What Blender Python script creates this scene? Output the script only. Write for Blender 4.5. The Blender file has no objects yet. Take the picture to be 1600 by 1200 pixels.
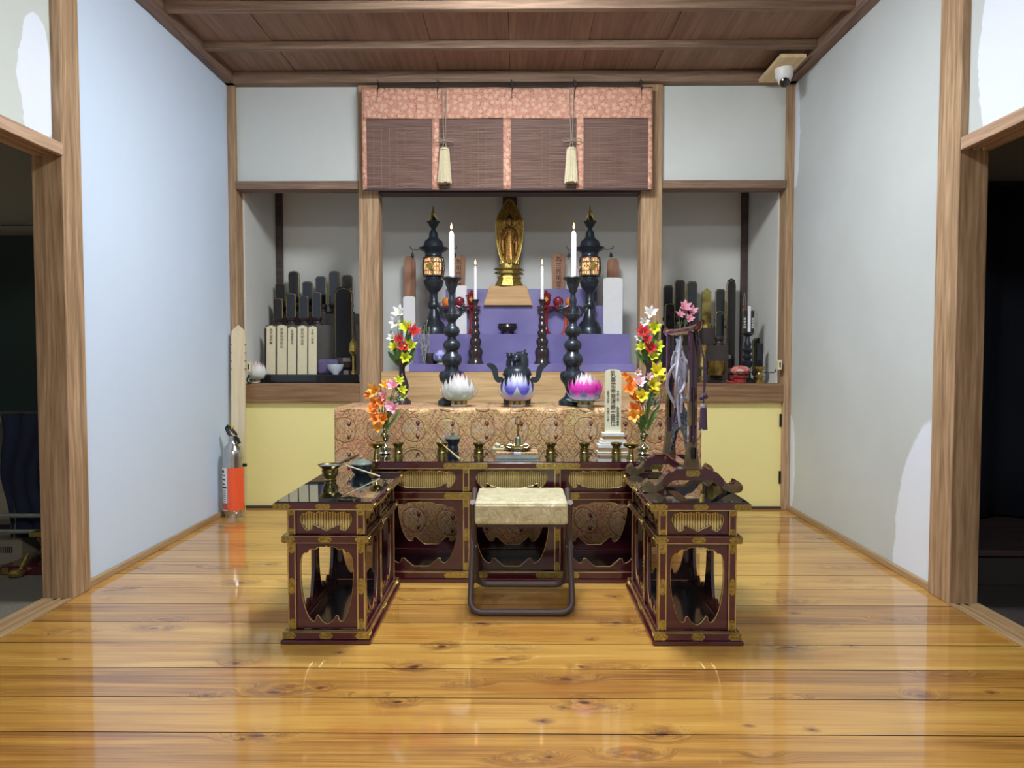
import bpy, bmesh, math, random
from mathutils import Vector, Matrix, Euler
random.seed(7)
R = math.radians
scene = bpy.context.scene
col = scene.collection

# ------------------------------------------------------------ camera, world, exposure
F = 1109.0
CAM_H = 0.96
cam_eul = Euler((R(90 - 2.22), 0, R(0.5)), 'XYZ')
cam = bpy.data.cameras.new('camera')
cam.sensor_width = 36.0
cam.lens = F / 1600 * 36
cam.clip_start = 0.05
camo = bpy.data.objects.new('camera', cam)
camo.location = (0, 0, CAM_H)
camo.rotation_euler = cam_eul
col.objects.link(camo)
scene.camera = camo

world = bpy.data.worlds.new('world')
world.use_nodes = True
world.node_tree.nodes['Background'].inputs[0].default_value = (0.75, 0.85, 1.0, 1)
world.node_tree.nodes['Background'].inputs[1].default_value = 0.12
scene.world = world
vs = scene.view_settings
vs.view_transform = 'Standard'
vs.look = 'None'
vs.exposure = 2.25
vs.gamma = 1.0
vs.use_curve_mapping = False
LAMP = 17.0          # radiance of the ceiling lamp near the altar
LAMP_REAR = 18.0     # radiance of the ceiling lamp behind the camera
LAMP_COL = (0.93, 0.97, 1.0)

_cm = cam_eul.to_matrix()
def ray(px, py):
    return _cm @ Vector(((px - 800) / F, -(py - 600) / F, -1.0))
def P(px, py, Y):
    """point of the vertical plane y = Y seen at a pixel of the 1600 x 1200 photograph"""
    d = ray(px, py); t = Y / d.y
    return Vector((d.x * t, Y, CAM_H + d.z * t))
def PZ(px, py, Z=0.0):
    d = ray(px, py); t = (Z - CAM_H) / d.z
    return Vector((d.x * t, d.y * t, Z))
def X_(px, Y, py=560): return P(px, py, Y).x
def Z_(py, Y, px=810): return P(px, py, Y).z

# ------------------------------------------------------------ mesh helper
class MB:
    def __init__(s):
        s.bm = bmesh.new(); s.M = Matrix.Identity(4)
    def v(s, co): return s.bm.verts.new(s.M @ Vector(co))
    def f(s, vs_):
        try: return s.bm.faces.new(vs_)
        except ValueError: return None
    def box(s, x0, x1, y0, y1, z0, z1, bev=0.0):
        x0, x1 = sorted((x0, x1)); y0, y1 = sorted((y0, y1)); z0, z1 = sorted((z0, z1))
        v = [s.v((x, y, z)) for z in (z0, z1) for y in (y0, y1) for x in (x0, x1)]
        fs = [s.f([v[i] for i in q]) for q in ((0, 2, 3, 1), (4, 5, 7, 6), (0, 1, 5, 4), (2, 6, 7, 3), (0, 4, 6, 2), (1, 3, 7, 5))]
        if bev > 0:
            es = set()
            for f_ in fs: es.update(f_.edges)
            bmesh.ops.bevel(s.bm, geom=list(es), offset=bev, segments=2, affect='EDGES', profile=0.5)
        return s
    def lathe(s, prof, c=(0, 0, 0), seg=24, sx=1.0, sy=1.0, cap=True):
        rings = []
        for r, z in prof:
            if r < 1e-6: rings.append([s.v((c[0], c[1], c[2] + z))])
            else:
                rings.append([s.v((c[0] + sx * r * math.cos(2 * math.pi * i / seg), c[1] + sy * r * math.sin(2 * math.pi * i / seg), c[2] + z)) for i in range(seg)])
        for a, b in zip(rings, rings[1:]):
            for i in range(seg):
                j = (i + 1) % seg
                if len(a) == 1 and len(b) == 1: continue
                if len(a) == 1: s.f([a[0], b[j], b[i]])
                elif len(b) == 1: s.f([a[i], a[j], b[0]])
                else: s.f([a[i], a[j], b[j], b[i]])
        if cap:
            if len(rings[0]) > 1: s.f(list(reversed(rings[0])))
            if len(rings[-1]) > 1: s.f(rings[-1])
        return s
    def tube(s, pts, r, seg=8, closed=False, cap=True, flat=1.0, up=None):
        pts = [Vector(p) for p in pts]; n = len(pts)
        rs = r if isinstance(r, (list, tuple)) else [r] * n
        rings = []; nrm = None
        for i, p in enumerate(pts):
            if closed: t = (pts[(i + 1) % n] - pts[i - 1])
            else: t = pts[min(i + 1, n - 1)] - pts[max(i - 1, 0)]
            if t.length < 1e-9: t = Vector((0, 0, 1))
            t.normalize()
            if up is not None: nrm = Vector(up) - t * Vector(up).dot(t)
            elif nrm is None:
                a = Vector((0, 0, 1)) if abs(t.z) < .9 else Vector((1, 0, 0))
                nrm = a - t * a.dot(t)
            else: nrm = nrm - t * nrm.dot(t)
            if nrm.length < 1e-6: nrm = t.orthogonal()
            nrm.normalize(); b = t.cross(nrm)
            rings.append([s.v(p + nrm * rs[i] * math.cos(2 * math.pi * k / seg) + b * rs[i] * flat * math.sin(2 * math.pi * k / seg)) for k in range(seg)])
        m = n if closed else n - 1
        for i in range(m):
            a, b_ = rings[i], rings[(i + 1) % n]
            for k in range(seg):
                j = (k + 1) % seg
                s.f([a[k], a[j], b_[j], b_[k]])
        if cap and not closed:
            s.f(list(reversed(rings[0]))); s.f(rings[-1])
        return s
    def prism(s, poly, y0, y1, hole=None):
        """polygon in x,z extruded along y from y0 to y1, with an optional hole"""
        tmp = bmesh.new()
        def loop(pts):
            vs_ = [tmp.verts.new((p[0], y0, p[1])) for p in pts]
            return [tmp.edges.new((vs_[i], vs_[(i + 1) % len(vs_)])) for i in range(len(vs_))]
        es = loop(poly)
        if hole: es += loop(hole)
        bmesh.ops.triangle_fill(tmp, use_beauty=True, use_dissolve=False, edges=es)
        tmp.verts.index_update()
        base = [v.co.copy() for v in tmp.verts]
        fs = [[v.index for v in f.verts] for f in tmp.faces]
        be = [(e.verts[0].index, e.verts[1].index) for e in tmp.edges if len(e.link_faces) == 1]
        tmp.free()
        A = [s.v(c) for c in base]; B = [s.v((c.x, y1, c.z)) for c in base]
        for q in fs:
            s.f([A[i] for i in q]); s.f([B[i] for i in reversed(q)])
        for a, b in be: s.f([A[a], A[b], B[b], B[a]])
        return s
    def sphere(s, c, r, seg=16, sx=1, sy=1, sz=1):
        n = seg // 2
        prof = [(r * math.sin(math.pi * i / n), -r * sz * math.cos(math.pi * i / n)) for i in range(n + 1)]
        prof[0] = (0, prof[0][1]); prof[-1] = (0, prof[-1][1])
        return s.lathe(prof, c, seg, sx, sy)
    def sheet(s, fn, nu, nv):
        g = [[s.v(fn(i / nu, j / nv)) for i in range(nu + 1)] for j in range(nv + 1)]
        for j in range(nv):
            for i in range(nu): s.f([g[j][i], g[j][i + 1], g[j + 1][i + 1], g[j + 1][i]])
        return s
    def build(s, name, m, parent=None, smooth=False, loc=None, weld=True, angle=35):
        if weld: bmesh.ops.remove_doubles(s.bm, verts=s.bm.verts, dist=1e-5)
        bmesh.ops.recalc_face_normals(s.bm, faces=s.bm.faces)
        me = bpy.data.meshes.new(name); s.bm.to_mesh(me); s.bm.free()
        if smooth:
            me.polygons.foreach_set('use_smooth', [True] * len(me.polygons))
            me.set_sharp_from_angle(angle=R(angle))
        ms = m if isinstance(m, (list, tuple)) else [m]
        for x in ms: me.materials.append(x)
        o = bpy.data.objects.new(name, me); col.objects.link(o)
        if parent: o.parent = parent
        if loc is not None: o.location = loc
        return o

def tag(o, label=None, cat=None, group=None, kind=None):
    if label: o['label'] = label
    if cat: o['category'] = cat
    if group: o['group'] = group
    if kind: o['kind'] = kind
    return o
def thing(name, label, cat, loc=(0, 0, 0), rz=0.0, group=None):
    o = bpy.data.objects.new(name, None); col.objects.link(o)
    o.empty_display_size = 0.05
    o.location = loc; o.rotation_euler = (0, 0, rz)
    return tag(o, label, cat, group)
def copy_tree(o, parent=None, **kw):
    c = o.copy(); col.objects.link(c)
    if parent is not None: c.parent = parent
    for ch in [x for x in bpy.data.objects if x.parent == o]: copy_tree(ch, c)
    return c
def dup(root, loc, label=None, rz=None, group=None, scale=None):
    c = copy_tree(root)
    c.location = loc
    if rz is not None: c.rotation_euler = (0, 0, rz)
    if scale is not None: c.scale = (scale,) * 3 if not isinstance(scale, tuple) else scale
    if label: c['label'] = label
    if group: c['group'] = group
    return c
def S(o): o['kind'] = 'structure'; return o

# ------------------------------------------------------------ materials
def lin(c):
    return tuple(((x / 255) / 12.92 if x / 255 <= 0.04045 else ((x / 255 + 0.055) / 1.055) ** 2.4) for x in c) + (1,)
class NT:
    def __init__(s, name):
        s.m = bpy.data.materials.new(name); s.m.use_nodes = True
        s.t = s.m.node_tree; s.b = s.t.nodes['Principled BSDF']
    def n(s, typ, **kw):
        nd = s.t.nodes.new(typ)
        for k, v in kw.items(): setattr(nd, k, v)
        return nd
    def l(s, a, b): s.t.links.new(a, b)
    def val(s, sock, v):
        if isinstance(v, bpy.types.NodeSocket): s.l(v, sock)
        else: sock.default_value = v
    def math(s, op, a, b=0.0, c=0.0):
        nd = s.n('ShaderNodeMath', operation=op)
        s.val(nd.inputs[0], a); s.val(nd.inputs[1], b)
        if op in ('MULTIPLY_ADD', 'SMOOTH_MIN', 'WRAP', 'COMPARE'): s.val(nd.inputs[2], c)
        return nd.outputs[0]
    def vm(s, op, a, b=(0, 0, 0)):
        nd = s.n('ShaderNodeVectorMath', operation=op)
        s.val(nd.inputs[0], a); s.val(nd.inputs[1], b)
        return nd.outputs['Value'] if op in ('LENGTH', 'DOT_PRODUCT', 'DISTANCE') else nd.outputs['Vector']
    def coords(s, kind='Object'):
        return s.n('ShaderNodeTexCoord').outputs[kind]
    def mapped(s, vec, scale=(1, 1, 1), loc=(0, 0, 0), rot=(0, 0, 0)):
        nd = s.n('ShaderNodeMapping'); s.val(nd.inputs['Vector'], vec)
        nd.inputs['Scale'].default_value = scale; nd.inputs['Location'].default_value = loc; nd.inputs['Rotation'].default_value = rot
        return nd.outputs[0]
    def noise(s, vec, scale=5, detail=4, rough=.5, dist=0.0, col=False):
        nd = s.n('ShaderNodeTexNoise'); s.val(nd.inputs['Vector'], vec)
        nd.inputs['Scale'].default_value = scale; nd.inputs['Detail'].default_value = detail
        nd.inputs['Roughness'].default_value = rough; nd.inputs['Distortion'].default_value = dist
        return nd.outputs['Color' if col else 'Fac']
    def ramp(s, fac, stops, interp='LINEAR'):
        nd = s.n('ShaderNodeValToRGB'); nd.color_ramp.interpolation = interp
        e = nd.color_ramp.elements
        while len(e) < len(stops): e.new(0.5)
        for i, (p, c) in enumerate(stops):
            e[i].position = p; e[i].color = c if len(c) == 4 else lin(c)
        s.val(nd.inputs[0], fac); return nd.outputs[0]
    def smooth(s, x, a, b, lo=0.0, hi=1.0):
        nd = s.n('ShaderNodeMapRange'); nd.interpolation_type = 'SMOOTHSTEP'
        s.val(nd.inputs[0], x); nd.inputs[1].default_value = a; nd.inputs[2].default_value = b
        nd.inputs[3].default_value = lo; nd.inputs[4].default_value = hi
        return nd.outputs[0]
    def mix(s, fac, a, b, mode='MIX'):
        nd = s.n('ShaderNodeMix', data_type='RGBA', blend_type=mode)
        s.val(nd.inputs[0], fac)
        s.val(nd.inputs[6], a if isinstance(a, bpy.types.NodeSocket) or len(a) == 4 else lin(a))
        s.val(nd.inputs[7], b if isinstance(b, bpy.types.NodeSocket) or len(b) == 4 else lin(b))
        return nd.outputs[2]
    def sep(s, vec):
        nd = s.n('ShaderNodeSeparateXYZ'); s.l(vec, nd.inputs[0]); return nd.outputs
    def comb(s, x, y, z):
        nd = s.n('ShaderNodeCombineXYZ')
        for i, v in enumerate((x, y, z)): s.val(nd.inputs[i], v)
        return nd.outputs[0]
    def bump(s, h, strength=.3, dist=.002):
        nd = s.n('ShaderNodeBump'); nd.inputs['Strength'].default_value = strength; nd.inputs['Distance'].default_value = dist
        s.l(h, nd.inputs['Height']); s.l(nd.outputs[0], s.b.inputs['Normal']); return nd.outputs[0]
    def out(s, color=None, rough=None, metal=None, coat=None, **kw):
        i = s.b.inputs
        if color is not None: s.val(i['Base Color'], color if isinstance(color, bpy.types.NodeSocket) or len(color) == 4 else lin(color))
        if rough is not None: s.val(i['Roughness'], rough)
        if metal is not None: s.val(i['Metallic'], metal)
        if coat is not None: i['Coat Weight'].default_value = coat; i['Coat Roughness'].default_value = kw.get('coat_rough', .05)
        if 'ior' in kw: i['IOR'].default_value = kw['ior']
        if 'sheen' in kw: i['Sheen Weight'].default_value = kw['sheen']
        if 'sss' in kw: i['Subsurface Weight'].default_value = kw['sss']; i['Subsurface Radius'].default_value = (.01, .01, .01)
        if 'emit' in kw:
            s.val(i['Emission Color'], kw['emit'] if isinstance(kw['emit'], bpy.types.NodeSocket) or len(kw['emit']) == 4 else lin(kw['emit'])); i['Emission Strength'].default_value = kw.get('strength', 1)
        if 'trans' in kw: i['Transmission Weight'].default_value = kw['trans']
        return s.m
def plain(name, c, rough=.5, metal=0.0, coat=0.0, var=.12, nscale=30, bump=0.0, **kw):
    t = NT(name)
    co = t.coords()
    nz = t.noise(co, nscale, 3)
    cl = lin(c)
    dk = tuple(x * (1 - var) for x in cl[:3]) + (1,); lt = tuple(min(1, x * (1 + var)) for x in cl[:3]) + (1,)
    cc = t.ramp(nz, [(.3, dk), (.7, lt)])
    if bump: t.bump(nz, bump, .001)
    return t.out(cc, rough, metal, coat, **kw)
def wood(name, dark, light, axis='Z', fine=60, rough=.6, coat=0.0, streak=2.0, knots=False, mid=None):
    t = NT(name); co = t.coords()
    a = {'X': 0, 'Y': 1, 'Z': 2}[axis]
    sc = [1, 1, 1]; sc[a] = .045
    warp = t.noise(t.mapped(co, tuple(3 if i != a else .8 for i in range(3))), 1.5, 2, col=True)
    wv = t.vm('ADD', co, t.vm('MULTIPLY', warp, (.05, .05, .05)))
    g1 = t.noise(t.mapped(wv, tuple(sc)), fine, 5, .65)
    g2 = t.noise(t.mapped(wv, tuple(sc)), fine * .22, 3, .5)
    rings = t.math('SINE', t.math('MULTIPLY', g2, 62))
    g3 = t.noise(t.mapped(wv, tuple(sc)), fine * 3.2, 3, .6)
    f = t.math('ADD', t.math('MULTIPLY', g1, .46), t.math('MULTIPLY', rings, .05))
    f = t.math('ADD', f, t.math('ADD', t.math('MULTIPLY', g2, .22), t.math('MULTIPLY', g3, .32)))
    stops = [(.32, dark), (.66, light)] if mid is None else [(.3, dark), (.48, mid), (.68, light)]
    c = t.ramp(f, stops)
    if knots:
        vo = t.n('ShaderNodeTexVoronoi'); ks = [7, 7, 7]; ks[a] = 2.2
        t.l(t.mapped(co, tuple(ks)), vo.inputs['Vector']); vo.inputs['Scale'].default_value = 1
        k = t.smooth(vo.outputs['Distance'], .05, .13, 1, 0)
        c = t.mix(t.math('MULTIPLY', k, .75), c, tuple(x * .38 for x in dark))
    t.bump(g1, .25, .0015)
    return t.out(c, rough, 0, coat)
def plaster(name, base, patch=None, var=.05, spots=True, side=None):
    t = NT(name); co = t.coords()
    n1 = t.noise(co, 1.3, 4, .6); n2 = t.noise(co, 60, 3)
    b = lin(base)
    c = t.ramp(n1, [(.3, tuple(x * (1 - var) for x in b[:3]) + (1,)), (.7, tuple(min(1, x * (1 + var)) for x in b[:3]) + (1,))])
    if patch:
        # list of (centre, half sizes) repaired areas in world metres
        wob = t.vm('MULTIPLY', t.vm('SUBTRACT', t.noise(co, 7, 4, .6, col=True), (.5, .5, .5)), (.07, .07, .07))
        cw = t.vm('ADD', co, wob); m = None
        for ctr, hs in patch:
            d = t.vm('LENGTH', t.vm('MULTIPLY', t.vm('SUBTRACT', cw, ctr), tuple(1 / h for h in hs)))
            k = t.smooth(d, .96, 1.0, 1, 0)
            m = k if m is None else t.math('MAXIMUM', m, k)
        c = t.mix(m, c, (226, 236, 250))
    t.bump(t.math('ADD', t.math('MULTIPLY', n1, 2.0), n2), .12, .003)
    return t.out(c, .75)

# ------------------------------------------------------------ the materials
PL0, PLW = 1.771, 0.188
def floor_material():
    t = NT('varnished_pine'); co = t.coords(); x, y, z = t.sep(co)
    idn = t.math('FLOOR', t.math('DIVIDE', t.math('SUBTRACT', y, PL0), PLW))
    wn = t.n('ShaderNodeTexWhiteNoise', noise_dimensions='1D'); t.l(idn, wn.inputs['W'])
    rnd = wn.outputs['Value']
    px = t.math('ADD', x, t.math('MULTIPLY', rnd, 31.0))
    pv = t.comb(px, y, t.math('MULTIPLY', idn, 3.1))
    # random knots
    vo = t.n('ShaderNodeTexVoronoi'); t.l(t.mapped(pv, (3.4, 9.0, 1)), vo.inputs['Vector']); vo.inputs['Scale'].default_value = 1
    cr = t.sep(vo.outputs['Color'])
    k0 = t.math('ADD', vo.outputs['Distance'], t.math('MULTIPLY', t.math('GREATER_THAN', cr[0], .4), 5.0))
    kd = t.math('MULTIPLY', k0, .34)
    # knots where the boards show them
    pts = [(1033, 1147, 30, 1.5), (912, 1098, 26, 1.2), (620, 1097, 24, 1.2), (322, 1087, 18, 1.2), (377, 1155, 16, .9), (690, 1010, 24, 1.1), (648, 1042, 28, 1.2),
           (908, 1042, 16, .9), (848, 1127, 14, .8), (500, 1075, 16, .8), (880, 1105, 12, .8), (858, 1183, 12, .8), (1438, 1087, 24, 1.2), (76, 991, 10, .8),
           (205, 919, 10, .6), (370, 1036, 22, 1.1), (925, 998, 10, .8), (963, 973, 20, 1.), (1268, 1140, 10, .7), (1330, 1009, 10, .7), (1240, 958, 8, .7), (727, 978, 9, .8), (675, 937, 9, .7), (530, 1020, 9, .7), (1550, 1082, 9, .6), (1170, 1134, 8, .5), (960, 932, 12, .8), (100, 1030, 8, .6)]
    wob = t.vm('MULTIPLY', t.vm('SUBTRACT', t.noise(t.mapped(co, (3, 8, 1)), 3, 3, .6, col=True), (.5, .5, .5)), (.02, .016, 0))
    cw = t.vm('ADD', co, wob)
    for a, b, w, s in pts:
        p = PZ(a, b); rx = w * p.y / F * .55; ry = rx * .62
        d = t.vm('LENGTH', t.vm('MULTIPLY', t.vm('SUBTRACT', cw, (p.x, p.y, 0)), (.045 / rx, .045 / ry, 0)))
        kd = t.math('MINIMUM', kd, d)
    # grain bending round the knots
    bend = t.smooth(kd, 0, .16, .055, 0)
    gv = t.comb(t.math('MULTIPLY', px, .9), t.math('ADD', t.math('MULTIPLY', y, 13.0), t.math('MULTIPLY', bend, 26.0)), t.math('MULTIPLY', idn, 2.7))
    g1 = t.noise(t.mapped(gv, (.7, 4.2, 1)), 4.0, 6, .62)
    g2 = t.noise(t.mapped(gv, (.8, 1.0, 1)), 1.3, 3, .5, .8)
    big = t.noise(t.mapped(co, (1.1, 2.4, 1)), 1.6, 4, .6)
    f = t.math('ADD', t.math('MULTIPLY', g1, .44), t.math('MULTIPLY', g2, .42))
    f = t.math('ADD', f, t.math('MULTIPLY', t.math('SUBTRACT', rnd, .5), .13))
    c = t.ramp(f, [(.30, (144, 96, 42)), (.42, (194, 142, 62)), (.52, (212, 164, 78)), (.65, (232, 194, 114))])
    c = t.mix(t.smooth(big, .5, .72), c, t.mix(.38, c, (215, 130, 24), 'MULTIPLY'))
    halo = t.smooth(kd, .02, .17, 1, 0)
    hz = t.math('MULTIPLY', halo, t.smooth(t.noise(t.mapped(co, (10, 26, 1)), 2, 5, .7), .36, .60))
    c = t.mix(t.math('MULTIPLY', hz, .8), c, (120, 72, 40))
    core = t.smooth(kd, .018, .032, 1, 0)
    c = t.mix(t.math('MULTIPLY', core, .9), c, t.mix(t.smooth(kd, .0, .022), (60, 30, 26), (98, 52, 30)))
    spk = t.smooth(t.noise(t.mapped(co, (26, 90, 1)), 2.4, 3, .7), .70, .78)
    c = t.mix(t.math('MULTIPLY', spk, .35), c, (110, 70, 40))
    # scuffs dull the varnish here and there
    r = t.math('ADD', .015, t.math('MULTIPLY', t.noise(t.mapped(co, (2, 9, 1)), 4, 4), .10))
    h = t.math('ADD', t.math('MULTIPLY', g1, .10), t.noise(t.mapped(co, (1, 3.5, 1)), 2.2, 2))
    t.bump(h, .16, .006)
    t.out(c, .42, 0, 1.0, ior=1.5)
    t.val(t.b.inputs['Coat Roughness'], r)
    t.b.inputs['Coat IOR'].default_value = 1.85
    return t.m
M = {}
M['floor'] = floor_material()
M['post'] = wood('weathered_cedar', (118, 92, 66), (198, 168, 134), 'Z', 42, .7, mid=(160, 130, 98))
M['beamX'] = wood('aged_beam', (92, 72, 58), (160, 134, 112), 'X', 40, .7, mid=(126, 102, 84))
M['beamY'] = wood('aged_cornice', (88, 68, 58), (150, 124, 106), 'Y', 40, .7, mid=(120, 96, 82))
M['sillY'] = wood('door_lintel_wood', (140, 112, 88), (206, 176, 148), 'Y', 40, .65, mid=(176, 146, 120))
M['board'] = wood('ceiling_board', (112, 86, 72), (156, 124, 102), 'Y', 26, .75, mid=(134, 104, 86))
M['darkbeam'] = wood('dark_beam', (48, 36, 38), (84, 66, 64), 'X', 40, .6)
M['ledge'] = wood('alcove_sill_wood', (92, 66, 46), (166, 130, 94), 'X', 34, .6, knots=True, mid=(132, 100, 70))
M['pine'] = wood('pale_pine', (176, 136, 90), (230, 198, 150), 'X', 34, .55, knots=True, mid=(206, 172, 124))
M['pinebox'] = wood('amber_pine_block', (170, 128, 78), (208, 168, 112), 'X', 30, .55)
M['base'] = wood('skirting_wood', (140, 112, 78), (190, 160, 120), 'Y', 40, .6)
M['white_wood'] = wood('bare_white_wood', (214, 196, 158), (232, 218, 186), 'Z', 30, .6)
M['brown_tablet'] = wood('brown_tablet_wood', (134, 92, 70), (180, 136, 106), 'Z', 40, .6)
M['wall_left'] = plaster('bluish_white_wall', (206, 224, 246), None, .02)
M['wall_right'] = plaster('grey_green_plaster', (196, 204, 205), [((1.70, 2.88, 0.0), (.3, .33, .72)), ((1.70, 4.42, 2.32), (.3, .07, .34)), ((1.70, 4.42, .30), (.3, .07, .30)), ((1.70, 2.52, 2.05), (.3, .16, .42))], .05)
M['wall_left_old'] = plaster('old_greenish_plaster', (200, 208, 204), [((-1.80, 2.68, 1.98), (.3, .10, .26))], .05)
M['wall_back'] = plaster('back_wall_plaster', (204, 210, 208), None, .05)
M['alcove'] = plaster('alcove_plaster', (216, 218, 214), None, .03)
M['yellow'] = plaster('yellow_board', (240, 230, 158), None, .02)
M['carpet'] = plain('grey_woven_carpet', (112, 108, 98), .95, var=.25, nscale=220)
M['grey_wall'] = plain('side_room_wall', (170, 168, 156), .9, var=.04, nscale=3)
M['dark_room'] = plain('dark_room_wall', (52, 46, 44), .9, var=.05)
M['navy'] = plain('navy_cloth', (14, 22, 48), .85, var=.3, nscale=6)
M['shadenavy'] = plain('shade_darkened_navy', (8, 14, 30), .9, var=.2, nscale=4)  # navy made darker so its colour carries the right room's lack of light
M['greenboard'] = plain('dark_green_board', (34, 50, 48), .5, var=.1, nscale=3)
M['steel'] = plain('painted_steel_tube', (150, 156, 150), .35, .6)
M['card'] = plain('grey_cardboard', (132, 122, 104), .85, var=.05)
M['black'] = plain('black_paint', (10, 10, 14), .4)
M['ink'] = plain('ink', (22, 20, 20), .8, var=0)
M['white'] = plain('white_plastic', (232, 234, 236), .35, var=.02)
M['lens'] = plain('black_lens', (8, 9, 14), .08, 0, 1.0)
M['paper'] = plain('white_paper', (226, 228, 232), .8, var=.02)
M['creampaper'] = plain('cream_wood_slip', (220, 212, 180), .75, var=.04)
M['lacquer'] = plain('dark_red_lacquer', (72, 20, 32), .16, 0, .9, var=.06)
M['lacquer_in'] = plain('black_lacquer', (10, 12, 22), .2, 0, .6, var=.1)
M['redlac'] = plain('bright_red_lacquer', (150, 34, 36), .22, 0, .8, var=.08)
M['orangelac'] = plain('orange_red_lacquer', (190, 72, 44), .25, 0, .8, var=.08)
M['glass'] = plain('glass_over_black_lacquer', (10, 20, 22), .035, 0, 1.0, var=.05, ior=1.8, coat_rough=.02)
M['tint'] = plain('glass_edge', (34, 96, 84), .08, 0, 1.0)
def brass_material(name, c, c2, rough=.3, eng=True):
    t = NT(name); co = t.coords(); n = t.noise(co, 130, 4, .6); n2 = t.noise(co, 14, 3)
    t.bump(n, .55 if eng else .12, .002)
    return t.out(t.ramp(n if eng else n2, [(.36, c), (.62, c2)]), rough, .9)
M['brass'] = brass_material('engraved_brass', (146, 128, 68), (196, 178, 104))
M['gold'] = brass_material('gold_edging', (190, 164, 104), (224, 204, 146), .3, False)
M['polbrass'] = brass_material('polished_brass', (150, 126, 62), (214, 196, 132), .14, False)
M['oldbrass'] = brass_material('tarnished_brass', (112, 96, 48), (180, 164, 100), .25, False)
M['silverbrass'] = brass_material('pale_brass', (176, 172, 130), (232, 228, 196), .12, False)
M['goldleaf'] = brass_material('gold_leaf', (140, 118, 56), (206, 184, 108), .42, True)
M['olivegold'] = plain('slat_gold', (226, 204, 138), .4, .15, var=.1)
M['iron'] = plain('black_bronze', (46, 54, 64), .34, .35, .15, var=.3, nscale=60)
M['bronze'] = plain('dark_brown_bronze', (62, 52, 54), .28, .4, .4, var=.2)
M['stooltube'] = plain('brown_painted_tube', (84, 70, 68), .5, .1, 0, var=.04)
M['wax'] = plain('white_wax', (240, 242, 244), .4, var=.01, sss=.2)
def brocade_stool():
    t = NT('cream_brocade'); co = t.coords(); n = t.noise(co, 26, 4, .6, .8); n2 = t.noise(co, 400, 2)
    c = t.ramp(n, [(.4, (176, 166, 124)), (.5, (206, 200, 162)), (.56, (190, 176, 138)), (.64, (222, 218, 188))])
    t.bump(n2, .3, .0006)
    return t.out(c, .55, 0, sheen=.3)
M['cushion'] = brocade_stool()
def flame_mat():
    t = NT('candle_flame'); co = t.coords(); z = t.sep(co)[2]
    c = t.ramp(t.smooth(z, 0, .032), [(0, (255, 120, 40)), (.35, (255, 214, 140)), (1, (255, 150, 60))])
    return t.out((0, 0, 0, 1), .5, emit=c, strength=2.6)
M['flame'] = flame_mat()
M['lampglass'] = plain('lit_lamp_cover', (255, 255, 255), .5, var=0, emit=tuple(LAMP_COL) + (1,), strength=LAMP)
M['lampglass_rear'] = plain('lit_lamp_cover_rear', (255, 255, 255), .5, var=0, emit=tuple(LAMP_COL) + (1,), strength=LAMP_REAR)
def lantern_paper():
    t = NT('lit_lantern_paper'); n = t.noise(t.coords(), 25, 3)
    return t.out((230, 190, 140), .7, emit=t.ramp(n, [(.35, (250, 150, 80)), (.65, (255, 205, 130))]), strength=.16)
M['lantern'] = lantern_paper()
def purple():
    t = NT('purple_satin'); co = t.coords(); n = t.noise(t.mapped(co, (1.0, 1, 1.6)), 3, 2, .4, .6)
    t.bump(n, .35, .02)
    c = t.ramp(t.noise(co, 3, 3), [(.3, (98, 92, 150)), (.7, (126, 118, 178))])
    return t.out(c, .42, 0, sheen=.4)
M['purple'] = purple()
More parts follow.
